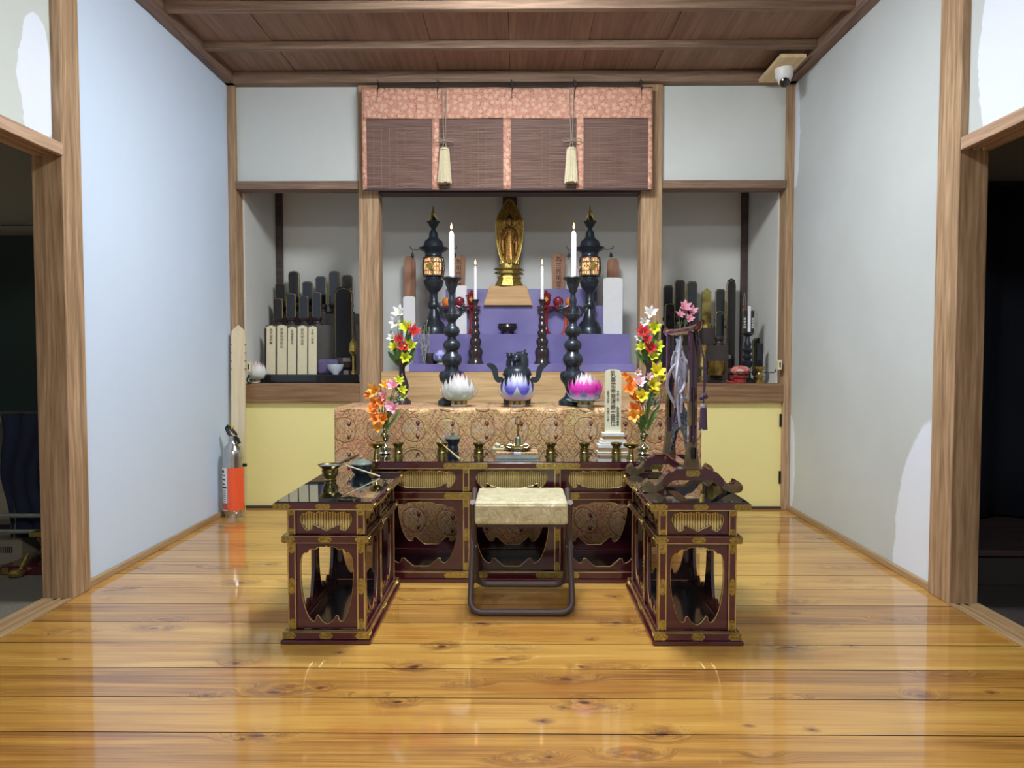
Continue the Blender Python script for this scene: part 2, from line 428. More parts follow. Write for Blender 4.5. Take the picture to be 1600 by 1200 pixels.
def brocade(medallions=True):
    """gold and rose altar cloth: diamond lattice, round medallions, red cranes"""
    t = NT('gold_rose_brocade'); co = t.coords(); x, y, z0 = t.sep(co)
    z = t.math('SUBTRACT', z0, y)
    n = t.noise(co, 2.6, 3); fine = t.noise(co, 150, 3, .6); mid = t.noise(co, 16, 4, .6)
    c = t.ramp(t.math('ADD', t.math('MULTIPLY', n, .55), t.math('MULTIPLY', mid, .45)), [(.38, (204, 134, 110)), (.47, (212, 168, 128)), (.55, (204, 168, 116)), (.66, (212, 190, 134))])
    dk = t.math('MULTIPLY', t.smooth(fine, .48, .38), .75)
    c = t.mix(dk, c, (120, 70, 44))
    c = t.mix(t.math('MULTIPLY', t.smooth(fine, .56, .66), .5), c, (240, 222, 170))
    # lattice
    LW, LH = .037, .048
    def lines(sgn):
        u = t.math('ADD', t.math('DIVIDE', x, LW), t.math('MULTIPLY', t.math('DIVIDE', z, LH), sgn))
        u = t.math('ADD', u, t.math('MULTIPLY', mid, .30))
        return t.math('ABSOLUTE', t.math('SUBTRACT', t.math('FRACT', u), .5))
    la = t.math('MINIMUM', lines(1.0), lines(-1.0))
    lat = t.math('MULTIPLY', t.smooth(la, .04, .11, 1, 0), t.smooth(t.noise(co, 9, 2), .34, .6))
    c = t.mix(t.math('MULTIPLY', lat, .42), c, (146, 98, 62))
    # medallions on a half-drop grid
    PX, PZ_ = .1706, .152
    row = t.math('FLOOR', t.math('DIVIDE', t.math('SUBTRACT', z, -2.971), PZ_))
    def cell(v, p): return t.math('MULTIPLY', t.math('SUBTRACT', t.math('FRACT', v), .5), p)
    dx = cell(t.math('DIVIDE', t.math('ADD', x, .348 + .0853), PX), PX)
    dz = cell(t.math('DIVIDE', t.math('SUBTRACT', z, -2.971), PZ_), PZ_)
    r = t.vm('LENGTH', t.comb(dx, 0, t.math('MULTIPLY', dz, .95)))
    r = t.math('ADD', r, t.math('MULTIPLY', t.math('SUBTRACT', mid, .5), .022))
    inside = t.smooth(r, .056, .060, 1, 0)
    ring = t.smooth(t.math('ABSOLUTE', t.math('SUBTRACT', r, .058)), .001, .005, 1, 0)
    c2 = t.ramp(t.noise(co, 30, 4, .6, 1.5), [(.36, (188, 132, 96)), (.5, (206, 176, 122)), (.60, (196, 176, 150)), (.68, (206, 182, 196))])
    c2 = t.mix(t.math('MULTIPLY', dk, .6), c2, (120, 70, 44))
    c = t.mix(t.math('MULTIPLY', inside, .8), c, c2); c = t.mix(t.math('MULTIPLY', ring, .55), c, (138, 96, 62))
    def ell(cx, cz, a, b):
        d = t.vm('LENGTH', t.comb(t.math('DIVIDE', t.math('SUBTRACT', dx, cx), a), 0, t.math('DIVIDE', t.math('SUBTRACT', dz, cz), b)))
        return t.smooth(d, .8, 1.05, 1, 0)
    m = ell(.024, .028, .008, .008)
    for e in ((.016, .038, .0026, .009), (.024, .042, .0022, .010), (.031, .038, .0026, .009), (.024, .012, .0026, .005), (.022, .0, .0022, .004),
              (.022, -.036, .008, .009), (.015, -.026, .0024, .007), (.030, -.026, .0024, .007)):
        m = t.math('MAXIMUM', m, ell(*e))
    c = t.mix(m, c, (98, 26, 40))
    h = t.math('SUBTRACT', t.math('ADD', t.math('MULTIPLY', fine, .5), t.math('MULTIPLY', inside, .6)), t.math('MULTIPLY', t.math('MAXIMUM', lat, ring), 1.3))
    t.bump(h, .5, .003)
    return t.out(c, .5, .1)
M['brocade'] = brocade()
def blind_brocade():
    t = NT('rose_dotted_brocade'); co = t.coords(); x, y, z = t.sep(co)
    vo = t.n('ShaderNodeTexVoronoi', voronoi_dimensions='2D'); t.l(t.comb(x, z, 0), vo.inputs['Vector']); vo.inputs['Scale'].default_value = 27; vo.inputs['Randomness'].default_value = .7
    disc = t.smooth(vo.outputs['Distance'], .30, .34, 1, 0)
    ring = t.smooth(t.math('ABSOLUTE', t.math('SUBTRACT', vo.outputs['Distance'], .2)), .02, .05, 1, 0)
    dots = t.smooth(t.noise(co, 300, 2, .5), .42, .48)
    c = t.mix(dots, (140, 80, 66), (220, 164, 142))
    c = t.mix(disc, c, t.mix(t.noise(co, 6), (224, 176, 154), (218, 184, 152)))
    c = t.mix(t.math('MULTIPLY', ring, .25), c, (170, 96, 84))
    return t.out(c, .65)
M['rose'] = blind_brocade()
def bamboo():
    t = NT('dark_bamboo_splints'); co = t.coords(); n = t.noise(t.mapped(co, (1.4, 1, 90)), 3, 4, .6)
    c = t.ramp(n, [(.3, (96, 72, 66)), (.5, (126, 100, 92)), (.72, (160, 132, 120))])
    return t.out(c, .45)
M['bamboo'] = bamboo()
M['thread'] = plain('pale_thread', (190, 160, 124), .7)
M['tassel'] = plain('cream_silk_tassel', (210, 200, 168), .6, var=.15, nscale=200)
M['cord'] = plain('grey_cord', (150, 138, 124), .7)
M['hook'] = plain('thin_iron_hook', (60, 50, 52), .5, .6)
M['rope'] = plain('lilac_grey_rope', (168, 166, 184), .55, .1, var=.2, nscale=150)
M['purpletassel'] = plain('dull_purple_tassel', (76, 60, 88), .75, var=.3, nscale=150)
def kei():
    t = NT('verdigris_gong'); n = t.noise(t.coords(), 120, 4, .7)
    t.bump(n, .8, .003)
    return t.out(t.ramp(n, [(.42, (30, 40, 56)), (.55, (60, 80, 104)), (.66, (176, 190, 204))]), .4, .5)
M['kei'] = kei()

# ------------------------------------------------------------ the room
XL, XR, YB = -1.80, 1.70, 4.43       # left wall, right wall, front of the altar wall
YPF = 2.76                            # front of the posts at the side doorways
ZC, ZB = 2.63, 2.70                   # cornice underside, ceiling boards
YR = -2.7                             # rear wall
mb = MB()
k = -24
while PL0 + k * PLW < YB + .03:
    y0 = PL0 + k * PLW
    mb.box(XL - .0, XR + .0, y0 + .0019, min(y0 + PLW - .0019, 4.46), -.02, 0); k += 1
nf = len(mb.bm.faces); mb.box(XL, XR, YR, 4.46, -.04, -.008)
mb.bm.faces.ensure_lookup_table()
mb.bm.normal_update()
for i_, f_ in enumerate(mb.bm.faces):
    if i_ >= nf or abs(f_.normal.y) > .5: f_.material_index = 1
S(mb.build('floor', [M['floor'], plain('dust_in_board_gaps', (34, 22, 14), .9)], weld=False))
# walls: each side has plaster beyond the doorway post and above the doorway lintel
def side_wall(name, x, out, mat, old):
    mb = MB(); mb.box(x, x + out, YPF + .1, 5.3, 0, 2.74)
    o = S(mb.build(name, mat)); return o
side_wall('wall_left', XL, -.12, M['wall_left'], None)
side_wall('wall_right', XR, .12, M['wall_right'], None)
mb = MB(); mb.box(XL, XL - .12, YR, YPF + .05, 1.78, 2.74); S(mb.build('wall_left_over_doorway', M['wall_left_old']))
mb = MB(); mb.box(XR, XR + .12, YR, YPF + .05, 1.78, 2.74); S(mb.build('wall_right_over_doorway', M['wall_right']))
mb = MB(); mb.box(XL - .12, XR + .12, YR - .12, YR, -.02, 2.74); S(mb.build('wall_rear', M['wall_back']))
# ceiling boards, battens, cornices
mb = MB(); nb = 8
for i in range(nb):
    w = (XR - XL) / nb
    mb.box(XL + i * w + .001, XL + (i + 1) * w - .001, YR, YB + .1, ZB + (.004 if i % 2 else 0), ZB + .02, .001)
mb.box(XL - .1, XR + .1, YR, 5.3, ZB + .02, ZB + .06)
S(mb.build('ceiling', M['board'], weld=False))
n = 1
def trim(mb, mat):
    global n
    o = S(mb.build('trim_%d' % n, mat, weld=False)); n += 1; return o
y = 3.995
while y > YR:
    trim(MB().box(XL + .06, XR - .06, y - .02, y + .02, ZB - .042, ZB, .003), M['beamX']); y -= .44
trim(MB().box(XL, XL + .06, YR, YB, ZC, ZB, .004), M['beamY'])
trim(MB().box(XR - .06, XR, YR, YB, ZC, ZB, .004), M['beamY'])
trim(MB().box(XL, XR, YB - .045, YB + .06, ZC, ZB, .004), M['beamX'])
# posts
LPX, RPX = -1.763, 1.668
trim(MB().box(LPX - .122, LPX, YPF, YPF + .122, 0, ZC + .03, .004), M['post'])
trim(MB().box(RPX, RPX + .112, YPF - .03, YPF + .112, 0, ZC + .03, .004), M['post'])
PLX0, PLX1, PRX0, PRX1 = -.991, -.865, .757, .889
trim(MB().box(XL, -1.752, YB, YB + .12, 0, ZC, .003), M['post'])
trim(MB().box(1.652, XR, YB, YB + .12, 0, ZC, .003), M['post'])
trim(MB().box(PLX0, PLX1, YB, YB + .12, 0, ZC, .004), M['post'])
trim(MB().box(PRX0, PRX1, YB, YB + .12, 0, ZC, .004), M['post'])
# doorway lintels (with sliding grooves) and sill tracks
for side, x in ((-1, LPX), (1, RPX)):
    mb = MB(); yend = YPF if side < 0 else YPF - .045
    ys = YR
    xi = x - side * .006
    mb.box(xi, xi + side * .022, ys, yend + (.0 if side < 0 else .0), 1.735, 1.782, .002)
    mb.box(xi + side * .022, xi + side * .05, ys, yend, 1.752, 1.782)
    mb.box(xi + side * .05, xi + side * .058, ys, yend, 1.735, 1.782)
    mb.box(xi + side * .058, xi + side * .085, ys, yend, 1.752, 1.782)
    mb.box(xi + side * .085, xi + side * .115, ys, yend, 1.735, 1.782)
    trim(mb, M['sillY'])
    mb = MB()
    for a, b, z in ((0, .022, .004), (.022, .045, -.004), (.045, .055, .004), (.055, .078, -.004), (.078, .12, .004)):
        mb.box(x + side * a, x + side * b, YR, YPF, -.03, z)
    mb.box(XL if side < 0 else XR, x, YR, YPF, -.03, .001)
    trim(mb, M['base'])
# skirting strips
for nm, x, s_ in (('baseboard_left', XL, 1), ('baseboard_right', XR, -1)):
    S(MB().box(x, x + s_ * .022, YPF + .1, YB, 0, .028, .003).build(nm, M['base']))
# altar wall: upper plaster panels, lintels, sills, yellow boards
S(MB().box(-1.752, PLX0, YB + .03, YB + .07, 2.0, ZC + .02).build('wall_back_upper_left', M['wall_back']))
S(MB().box(PRX1, 1.652, YB + .03, YB + .07, 2.0, ZC + .02).build('wall_back_upper_right', M['wall_back']))
S(MB().box(PLX1, PRX0, YB + .05, YB + .09, 2.0, ZC + .02).build('wall_back_upper_center', M['wall_back']))
trim(MB().box(-1.752, PLX0, YB - .006, YB + .11, 1.995, 2.046, .004), M['beamX'])
trim(MB().box(PRX1, 1.652, YB - .006, YB + .11, 1.995, 2.046, .004), M['beamX'])
trim(MB().box(PLX1, PRX0, YB + .0, YB + .11, 1.97, 2.10, .004), M['darkbeam'])
trim(MB().box(-1.752, PLX0, YB - .004, YB + .13, .674, .79, .004), M['ledge'])
trim(MB().box(PRX1, 1.652, YB - .004, YB + .13, .674, .79, .004), M['ledge'])
S(MB().box(-1.752, PLX0, YB + .03, YB + .06, 0, .674).build('wall_back_lower_left', M['yellow']))
S(MB().box(PRX1, 1.652, YB + .03, YB + .06, 0, .674).build('wall_back_lower_right', M['yellow']))
S(MB().box(PLX1, PRX0, YB + .03, YB + .06, 0, .6).build('wall_back_lower_center', M['yellow']))
S(MB().box(-1.752, 1.652, YB + .012, YB + .03, 0, .016, .002).build('baseboard_back', M['darkbeam']))
for zc, w_ in ((.16, 'lower'), (.52, 'upper')):
    hg = MB().box(1.640, 1.652, YB + .02, YB + .032, zc, zc + .08, .002).build('panel_hinge', M['black']); tag(hg, w_ + ' small black hinge on the right edge of the yellow board', 'hinge')
# alcove
YA = 5.16
S(MB().box(-1.76, 1.66, YA, YA + .1, .5, 2.74).build('wall_alcove_back', M['alcove']))
S(MB().box(-1.86, -1.742, YB + .11, YA, .5, 2.74).build('wall_alcove_left', M['alcove']))
S(MB().box(1.642, 1.76, YB + .11, YA, .5, 2.74).build('wall_alcove_right', M['alcove']))
trim(MB().box(-1.742, -1.70, YA - .045, YA, .7, 2.7, .002), M['darkbeam'])
trim(MB().box(1.60, 1.642, YA - .045, YA, .7, 2.7, .002), M['darkbeam'])
trim(MB().box(-.112, -.008, YA - .04, YA, .7, 2.7, .003), M['darkbeam'])
mb = MB(); mb.box(-1.742, PLX0 + .02, YB + .13, YA, .66, .785); mb.box(PRX1 - .02, 1.642, YB + .13, YA, .66, .785)
mb.box(PLX0 + .02, PRX1 - .02, YB + .16, YA, .66, .70)
S(mb.build('floor_alcove', plain('grey_cloth_lining', (176, 174, 168), .85, var=.06)))

# side rooms seen through the doorways
S(MB().box(-5.2, LPX - .12, -.6, 4.4, -.05, -.012).build('floor_left_room', M['carpet']))
S(MB().box(-5.2, LPX - .13, 3.75, 3.85, -.05, 2.7).build('wall_left_room', M['grey_wall']))
S(MB().box(-5.3, -5.2, -.7, 3.85, -.05, 2.7).build('wall_left_room_far', M['grey_wall']))
S(MB().box(-5.2, LPX - .12, -.7, -.6, -.05, 2.7).build('wall_left_room_rear', M['grey_wall']))
S(MB().box(-5.3, LPX - .12, -.7, 3.85, 2.55, 2.65).build('ceiling_left_room', M['grey_wall']))
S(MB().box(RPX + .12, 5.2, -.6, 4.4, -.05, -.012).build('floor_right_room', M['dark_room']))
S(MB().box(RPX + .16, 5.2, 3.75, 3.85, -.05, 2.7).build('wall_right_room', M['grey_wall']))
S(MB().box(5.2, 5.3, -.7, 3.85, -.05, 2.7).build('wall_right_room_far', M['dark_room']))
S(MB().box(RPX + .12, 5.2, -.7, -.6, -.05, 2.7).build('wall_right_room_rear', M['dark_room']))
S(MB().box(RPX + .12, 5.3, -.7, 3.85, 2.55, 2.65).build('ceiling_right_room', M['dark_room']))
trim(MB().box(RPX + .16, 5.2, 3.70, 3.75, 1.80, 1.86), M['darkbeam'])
# right room: navy curtain over a low dark platform
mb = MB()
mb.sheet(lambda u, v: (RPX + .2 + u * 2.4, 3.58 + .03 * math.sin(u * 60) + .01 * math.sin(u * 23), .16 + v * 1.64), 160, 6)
cu = mb.build('curtain', M['shadenavy'], smooth=True)
sm = cu.modifiers.new('s', 'SOLIDIFY'); sm.thickness = .006
tag(cu, 'navy curtain darkened in colour as if unlit, in the room through the right doorway', 'curtain')
pf = thing('low_platform', 'low dark brown wooden platform under the navy curtain in the right room', 'platform', (3.0, 3.3, -.012))
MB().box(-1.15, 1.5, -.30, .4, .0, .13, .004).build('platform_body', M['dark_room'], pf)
MB().box(-1.15, 1.5, -.32, .4, .13, .155, .004).build('platform_edge', M['darkbeam'], pf)

# ceiling lamps
def ceiling_lamp(x, y, m, label):
    t = thing('ceiling_lamp', label, 'ceiling lamp', (x, y, ZB - .045))
    MB().lathe([(.0, .045), (.30, .045), (.31, .03), (.31, .0), (.285, -.005), (0, -.005)], seg=40, cap=False).build('lamp_base', M['white'], t, True)
    MB().lathe([(.285, -.006), (.284, -.05), (.262, -.075), (.20, -.095), (.1, -.105), (0, -.107)], seg=40, cap=False).build('diffuser', m, t, True)
ceiling_lamp(-.02, 2.82, M['lampglass'], 'round white ceiling lamp above the stool')
ceiling_lamp(-.02, -.25, M['lampglass_rear'], 'round white ceiling lamp behind the viewer')

ceiling_lamp(-3.3, 1.2, plain('added_lamp_cover_side', (255, 255, 255), .5, var=0, emit=(1.0, .95, .85, 1), strength=10.0), 'added unseen ceiling lamp brightening the left side room')  # added lamp, out of view, only to brighten the left room

# ------------------------------------------------------------ lacquered altar tables
def mirror(half):
    """half outline from top centre down to bottom centre (u right, v down) -> closed loop in -1..1, 0..1"""
    return half + [(-u, v) for u, v in reversed(half) if abs(u) > 1e-6]
KOZ = [(0, 0), (.06, .012), (.22, .008), (.34, .02), (.42, .045), (.56, .04), (.66, .055), (.72, .085), (.84, .09), (.93, .125), (.975, .19), (1, .32), (.99, .46), (.95, .6), (.88, .73),
       (.79, .84), (.68, .92), (.57, .965), (.48, .965), (.43, .94), (.41, .90), (.34, .89), (.27, .925), (.2, .96), (.1, .985), (0, 1)]
KOZF = [(0, 0), (.06, .012), (.22, .008), (.34, .02), (.42, .045), (.56, .04), (.66, .055), (.72, .085), (.84, .09), (.93, .125), (.975, .19), (1, .32), (.99, .46), (.95, .6), (.88, .75),
        (.79, .87), (.70, .93), (.62, .95), (.55, .93), (.53, .88), (.46, .875), (.38, .92), (.30, .955), (.24, .99), (.18, 1), (0, 1)]
FRZ = [(0, 0), (.14, .05), (.3, .02), (.42, .1), (.56, .04), (.7, .02), (.8, .1), (.92, .12), (.99, .28), (1, .45), (.95, .68), (.86, .88), (.74, 1), (.62, .97), (.53, .9), (.55, .75), (.5, .7),
       (.4, .75), (.32, .82), (.2, .86), (.1, .95), (0, 1)]
FRZF = [(0, 0), (.14, .04), (.3, .01), (.45, .06), (.56, .01), (.7, .08), (.8, .05), (.92, .1), (.99, .28), (1, .45), (.95, .7), (.86, .92), (.78, .97), (.72, .88), (.72, .74), (.66, .76),
        (.6, .86), (.5, .9), (.42, .96), (.2, 1), (0, 1)]
def scaled(half, w, ztop, h, cx=0):
    return [(cx + u * w / 2, ztop - v * h) for u, v in mirror(half)]
def plate_poly(w, h, cx, cz, tip=.35):
    a = w / 2; b = h / 2; t = b * tip * 2
    return [(cx - a, cz), (cx - a + t * .35, cz + b * .55), (cx - a + t, cz + b), (cx + a - t, cz + b), (cx + a - t * .35, cz + b * .55), (cx + a, cz),
            (cx + a - t * .35, cz - b * .55), (cx + a - t, cz - b), (cx - a + t, cz - b), (cx - a + t * .35, cz - b * .55)]
def studs(mb, cx, cz, w, y, k=4, vertical=False):
    for i in range(k):
        o = (i - (k - 1) / 2) * w / (k + 1)
        c = (cx + (0 if vertical else o), y, cz + (o if vertical else 0))
        mb.sphere(c, .0022, 6)
def altar_table(name, label, group, loc, W, D, H, nx, ny, lv, kz, fz, pw=.026, scale_fit=1.0):
    """W, D body width and depth; lv = heights: foot, plinth, lower bottom, lower top, moulding top, frieze top, slab bottom, slab top"""
    root = thing(name, label, 'altar table', loc, 0, group)
    z_foot, z_pl, z_lt, z_mt, z_fb, z_ft, z_sb, z_top = lv
    oh = .034
    # top slab
    top = MB().box(-W / 2 - oh, W / 2 + oh, -D / 2 - oh, D / 2 + oh, z_sb, z_top - .004, .002).build('tabletop', M['lacquer'], root)
    gl = MB().box(-W / 2 - oh + .004, W / 2 + oh - .004, -D / 2 - oh + .004, D / 2 + oh - .004, z_top - .004, z_top, .001).build('glass_sheet', M['glass'], root)
    ed = MB(); e = oh + .001
    for a in (z_sb + .001,):
        ed.box(-W / 2 - e, W / 2 + e, -D / 2 - e, D / 2 + e, a - .002, a + .001)
    ed.build('gold_line', M['gold'], top)
    MB().box(-W / 2 - .012, W / 2 + .012, -D / 2 - .012, D / 2 + .012, z_ft, z_sb, .002).build('top_moulding', M['lacquer'], root)
    # middle moulding: a frame
    def ring(mb, o1, z0, z1, inner=.03, bev=.002):
        x1, y1 = W / 2 + o1, D / 2 + o1; xi, yi = W / 2 - inner, D / 2 - inner
        mb.box(-x1, x1, -y1, -yi, z0, z1, bev); mb.box(-x1, x1, yi, y1, z0, z1, bev)
        mb.box(-x1, -xi, -yi, yi, z0, z1, bev); mb.box(xi, x1, -yi, yi, z0, z1, bev)
        return mb
    mid = ring(MB(), .014, z_mt + .002, z_fb - .003).build('middle_moulding', M['lacquer'], root, weld=False)
    ring(ring(MB(), .0148, z_fb - .0038, z_fb - .0022, -.011, 0), .0125, z_mt, z_mt + .003, .02, 0).build('gold_line', M['gold'], mid, weld=False)
    pl = ring(MB(), .014, z_foot, z_pl - .003, .03).build('plinth', M['lacquer'], root, weld=False)
    ring(ring(MB(), .0148, z_pl - .0045, z_pl - .0022, -.011, 0), .003, z_pl - .003, z_pl - .0015, .0, 0).build('gold_line', M['gold'], pl, weld=False)
    ring(MB(), .022, 0, z_foot, .03, .004).build('foot_moulding', M['lacquer'], root, weld=False)
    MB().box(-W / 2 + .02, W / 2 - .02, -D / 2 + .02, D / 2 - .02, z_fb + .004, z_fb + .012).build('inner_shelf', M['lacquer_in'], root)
    MB().box(-W / 2 + .02, W / 2 - .02, -D / 2 + .02, D / 2 - .02, z_foot, z_foot + .008).build('shade_board', M['lacquer_in'], root)  # added black board, stands in for the deep shade inside the table
    for ang, L, dist, nb_, main in ((0, W, D / 2, nx, True), (180, W, D / 2, nx, False), (90, D, W / 2, ny, True), (-90, D, W / 2, ny, True)):
        T = Matrix.Rotation(R(ang), 4, 'Z')
        bay = (L - pw) / nb_
        for i in range(nb_):
            cx = -L / 2 + pw / 2 + bay * (i + .5)
            x0, x1 = cx - bay / 2 + pw / 2, cx + bay / 2 - pw / 2
            w = x1 - x0
            for nm, zb, zt, half, fr, hh in (('lower_panel', z_pl, z_mt, kz, .87, .90), ('frieze_panel', z_fb, z_ft, fz, .84, .78)):
                h = zt - zb
                zz = zt - h * (.045 if nm == 'lower_panel' else .09)
                hole = scaled(half, w * fr, zz, h * hh, cx)
                mb = MB(); mb.M = T
                mb.prism([(x0, zb), (x1, zb), (x1, zt), (x0, zt)], -dist + .008, -dist + .018, hole)
                p = mb.build(nm, M['lacquer'], root)
                mb = MB(); mb.M = T
                mb.tube([(a, -dist + .007, b) for a, b in hole], .0016 * scale_fit, 5, closed=True)
                mb.build('gold_rim', M['gold'], p)
                if nm == 'frieze_panel' and ang != 180:
                    mb = MB(); mb.M = T
                    ns = int(w / .0088)
                    for q in range(ns):
                        xx = x0 + (q + .5) * w / ns
                        mb.tube([(xx, -dist + .021, zb), (xx, -dist + .021, zt)], .0038, 6)
                    mb.build('slat_grille', M['olivegold'], p, True, weld=False)
                    mb = MB(); mb.M = T; mb.box(x0, x1, -dist + .025, -dist + .027, zb, zt); mb.build('backing', M['lacquer_in'], p)
        # posts between bays (corner posts belong to front and back)
        rng = range(nb_ + 1) if abs(ang) != 90 else range(1, nb_)
        for i in rng:
            cx = -L / 2 + pw / 2 + bay * i
            mb = MB(); mb.M = T
            depth = pw if abs(ang) != 90 else .02
            mb.box(cx - pw / 2, cx + pw / 2, -dist, -dist + depth, z_pl, z_mt, .001)
            mb.box(cx - pw / 2, cx + pw / 2, -dist, -dist + depth, z_fb, z_ft, .001)
            po = mb.build('post', M['lacquer'], root, weld=False)
            corner = abs(ang) != 90 and i in (0, nb_)
            mb = MB(); mb.M = T
            for za, zb2 in ((z_pl, z_mt), (z_fb, z_ft)):
                for s_ in (-1, 1):
                    xx = cx + s_ * (pw / 2 - .0018)
                    mb.box(xx - .002, xx + .002, -dist - .0008, -dist + .001, za, zb2)
                if corner:
                    s_ = -1 if i == 0 else 1
                    xs = cx + s_ * (pw / 2 + .0008)
                    for yy in (-dist + .001, -dist + depth - .003):
                        mb.box(xs - .001, xs, yy, yy + .003, za, zb2)
            mb.build('gold_edging', M['gold'], po, weld=False)
            if ang == 180: continue
            hh = z_mt - z_pl; fh = min(.036, hh * .14)
            for zc, hgt in ((z_mt - fh / 2, fh), ((z_pl + z_mt) / 2, fh * 1.5), (z_pl + fh / 2, fh), (z_ft - .010, .02), (z_fb + .010, .02)):
                mb = MB(); mb.M = T
                a = pw / 2 - .0035; b = hgt / 2
                mb.prism([(cx - a, zc - b * .7), (cx - a * .5, zc - b), (cx + a * .5, zc - b), (cx + a, zc - b * .7), (cx + a, zc + b * .7), (cx + a * .5, zc + b), (cx - a * .5, zc + b), (cx - a, zc + b * .7)], -dist - .0016, -dist)
                mb.sphere((cx, -dist - .0016, zc), .003, 6)
                if hgt > .022: studs(mb, cx, zc, hgt, -dist - .0016, 3, True)
                mb.build('brass_fitting', M['brass'], po)
        # fittings on slab, moulding and plinth
        if ang == 180: continue
        for par, z0, z1, off in ((top, z_sb + .002, z_top - .005, oh), (mid, z_mt + .003, z_fb - .004, .014), (pl, z_foot + .001, z_pl - .004, .014)):
            cz = (z0 + z1) / 2; hgt = (z1 - z0)
            half = L / 2 + off
            fw = {1: .05, 2: .07, 3: .19}[nb_] if nb_ != 3 else .187
            fw *= (1 if par is top else .92 if nb_ != 3 else 1)
            cw = .056 if par is top else .044
            pos = [(0, fw)] if nb_ == 1 else ([(0, fw)] if nb_ == 2 else [(-bay / 2, fw), (bay / 2, fw)])
            for cx, w in pos:
                mb = MB(); mb.M = T
                mb.prism(plate_poly(w, hgt * .92, cx, cz), -dist - off - .0018, -dist - off)
                studs(mb, cx, cz, w, -dist - off - .0018, 6)
                mb.build('brass_fitting', M['brass'], par)
            for s_ in (-1, 1):
                mb = MB(); mb.M = T
                xe = s_ * (half + .0016); xi = s_ * (half - cw)
                b = hgt * .46; t = b
                mb.prism([(xe, cz - b), (xe, cz + b), (xi + s_ * t, cz + b), (xi + s_ * t * .3, cz + b * .5), (xi, cz), (xi + s_ * t * .3, cz - b * .5), (xi + s_ * t, cz - b)], -dist - off - .0018, -dist - off)
                studs(mb, s_ * (half - cw / 2), cz, cw, -dist - off - .0018, 4)
                mb.build('brass_fitting', M['brass'], par)
    return root
LVS = [.015, .042, .339, .364, .364, .449, .455, .482]
LVS = [.015, .043, .339, .366, .368, .450, .456, .482]
def lv(foot, pl, mt, fb, ft, sb, top): return [foot, pl, top, mt, fb, ft, sb, top]
lv_side = (.015, .044, .30, .339, .366, .450, .456, .482)
lv_side = (.015, .044, None, .339, .366, .450, .456, .482)
lv_front = (.018, .047, None, .355, .388, .483, .489, .519)
SW, SD = .258, .560
sy = 2.345 + SD / 2
tl = altar_table('altar_side_table', 'narrow dark red lacquered altar table with gold trim left of the stool', 'flanking side tables', (-.642, sy, 0), SW, SD, .482, 1, 2, lv_side, KOZ, FRZ)
tr = dup(tl, (.598, sy, 0), 'narrow dark red lacquered altar table with gold trim under the curved gong stand')
FW, FD = 1.19, .37
fy = 2.995 + FD / 2
tf = altar_table('altar_front_table', 'wide three-bay dark red lacquered altar table with gold trim behind the stool', None, (-.027, fy, 0), FW, FD, .519, 3, 1, lv_front, KOZF, FRZF)

# ------------------------------------------------------------ folding stool
st = thing('folding_stool', 'folding stool with cream brocade cushion and brown metal tube legs', 'stool', (.012, 2.76, 0))
def stool_loop(w, yb, zb, yt, zt, rc=.045):
    """U frame: bottom bar at (yb, zb), both legs rising to (yt, zt)"""
    pts = []
    d = Vector((0, yt - yb, zt - zb)); L = d.length; d.normalize()
    def q(x, s_): return Vector((x, yb, zb)) + d * s_
    pts.append(q(-w, L)); pts.append(q(-w, L * .6))
    for i in range(9):
        a = R(90 * i / 8); pts.append(q(-w + rc - rc * math.cos(a), rc - rc * math.sin(a)))
    for i in range(9):
        a = R(90 * i / 8); pts.append(q(w - rc + rc * math.sin(a), rc - rc * math.cos(a)))
    pts.append(q(w, L * .6)); pts.append(q(w, L))
    return pts
MB().tube(stool_loop(.190, -.165, .012, .13, .418), .0138, 10, flat=.85).build('front_leg_frame', M['stooltube'], st, True, angle=60)
MB().tube(stool_loop(.188 - .006, .165, .012, -.135, .418), .0128, 10, flat=.85).build('rear_leg_frame', M['stooltube'], st, True, angle=60)
mb = MB()
for s_ in (-1, 1): mb.tube([(s_ * .176, 0, .215), (s_ * .204, 0, .215)], .006, 10)
mb.build('pivot_pin', M['steel'], st, True)
mb = MB(); mb.box(-.174, .174, -.150, .160, .335, .418, .0)
bmesh.ops.bevel(mb.bm, geom=list(mb.bm.edges), offset=.014, segments=4, affect='EDGES', profile=.6)
for v in mb.bm.verts:
    if v.co.z > .40: v.co.z += .006 * (1 - (v.co.x / .18) ** 2)
mb.build('seat_cushion', M['cushion'], st, True, angle=50)
MB().tube([(-.168, -.151, .405), (.168, -.151, .405)], .0022, 6).build('cushion_piping', M['cushion'], st)
MB().box(-.165, .165, -.14, .15, .325, .338).build('seat_board', M['bronze'], st)

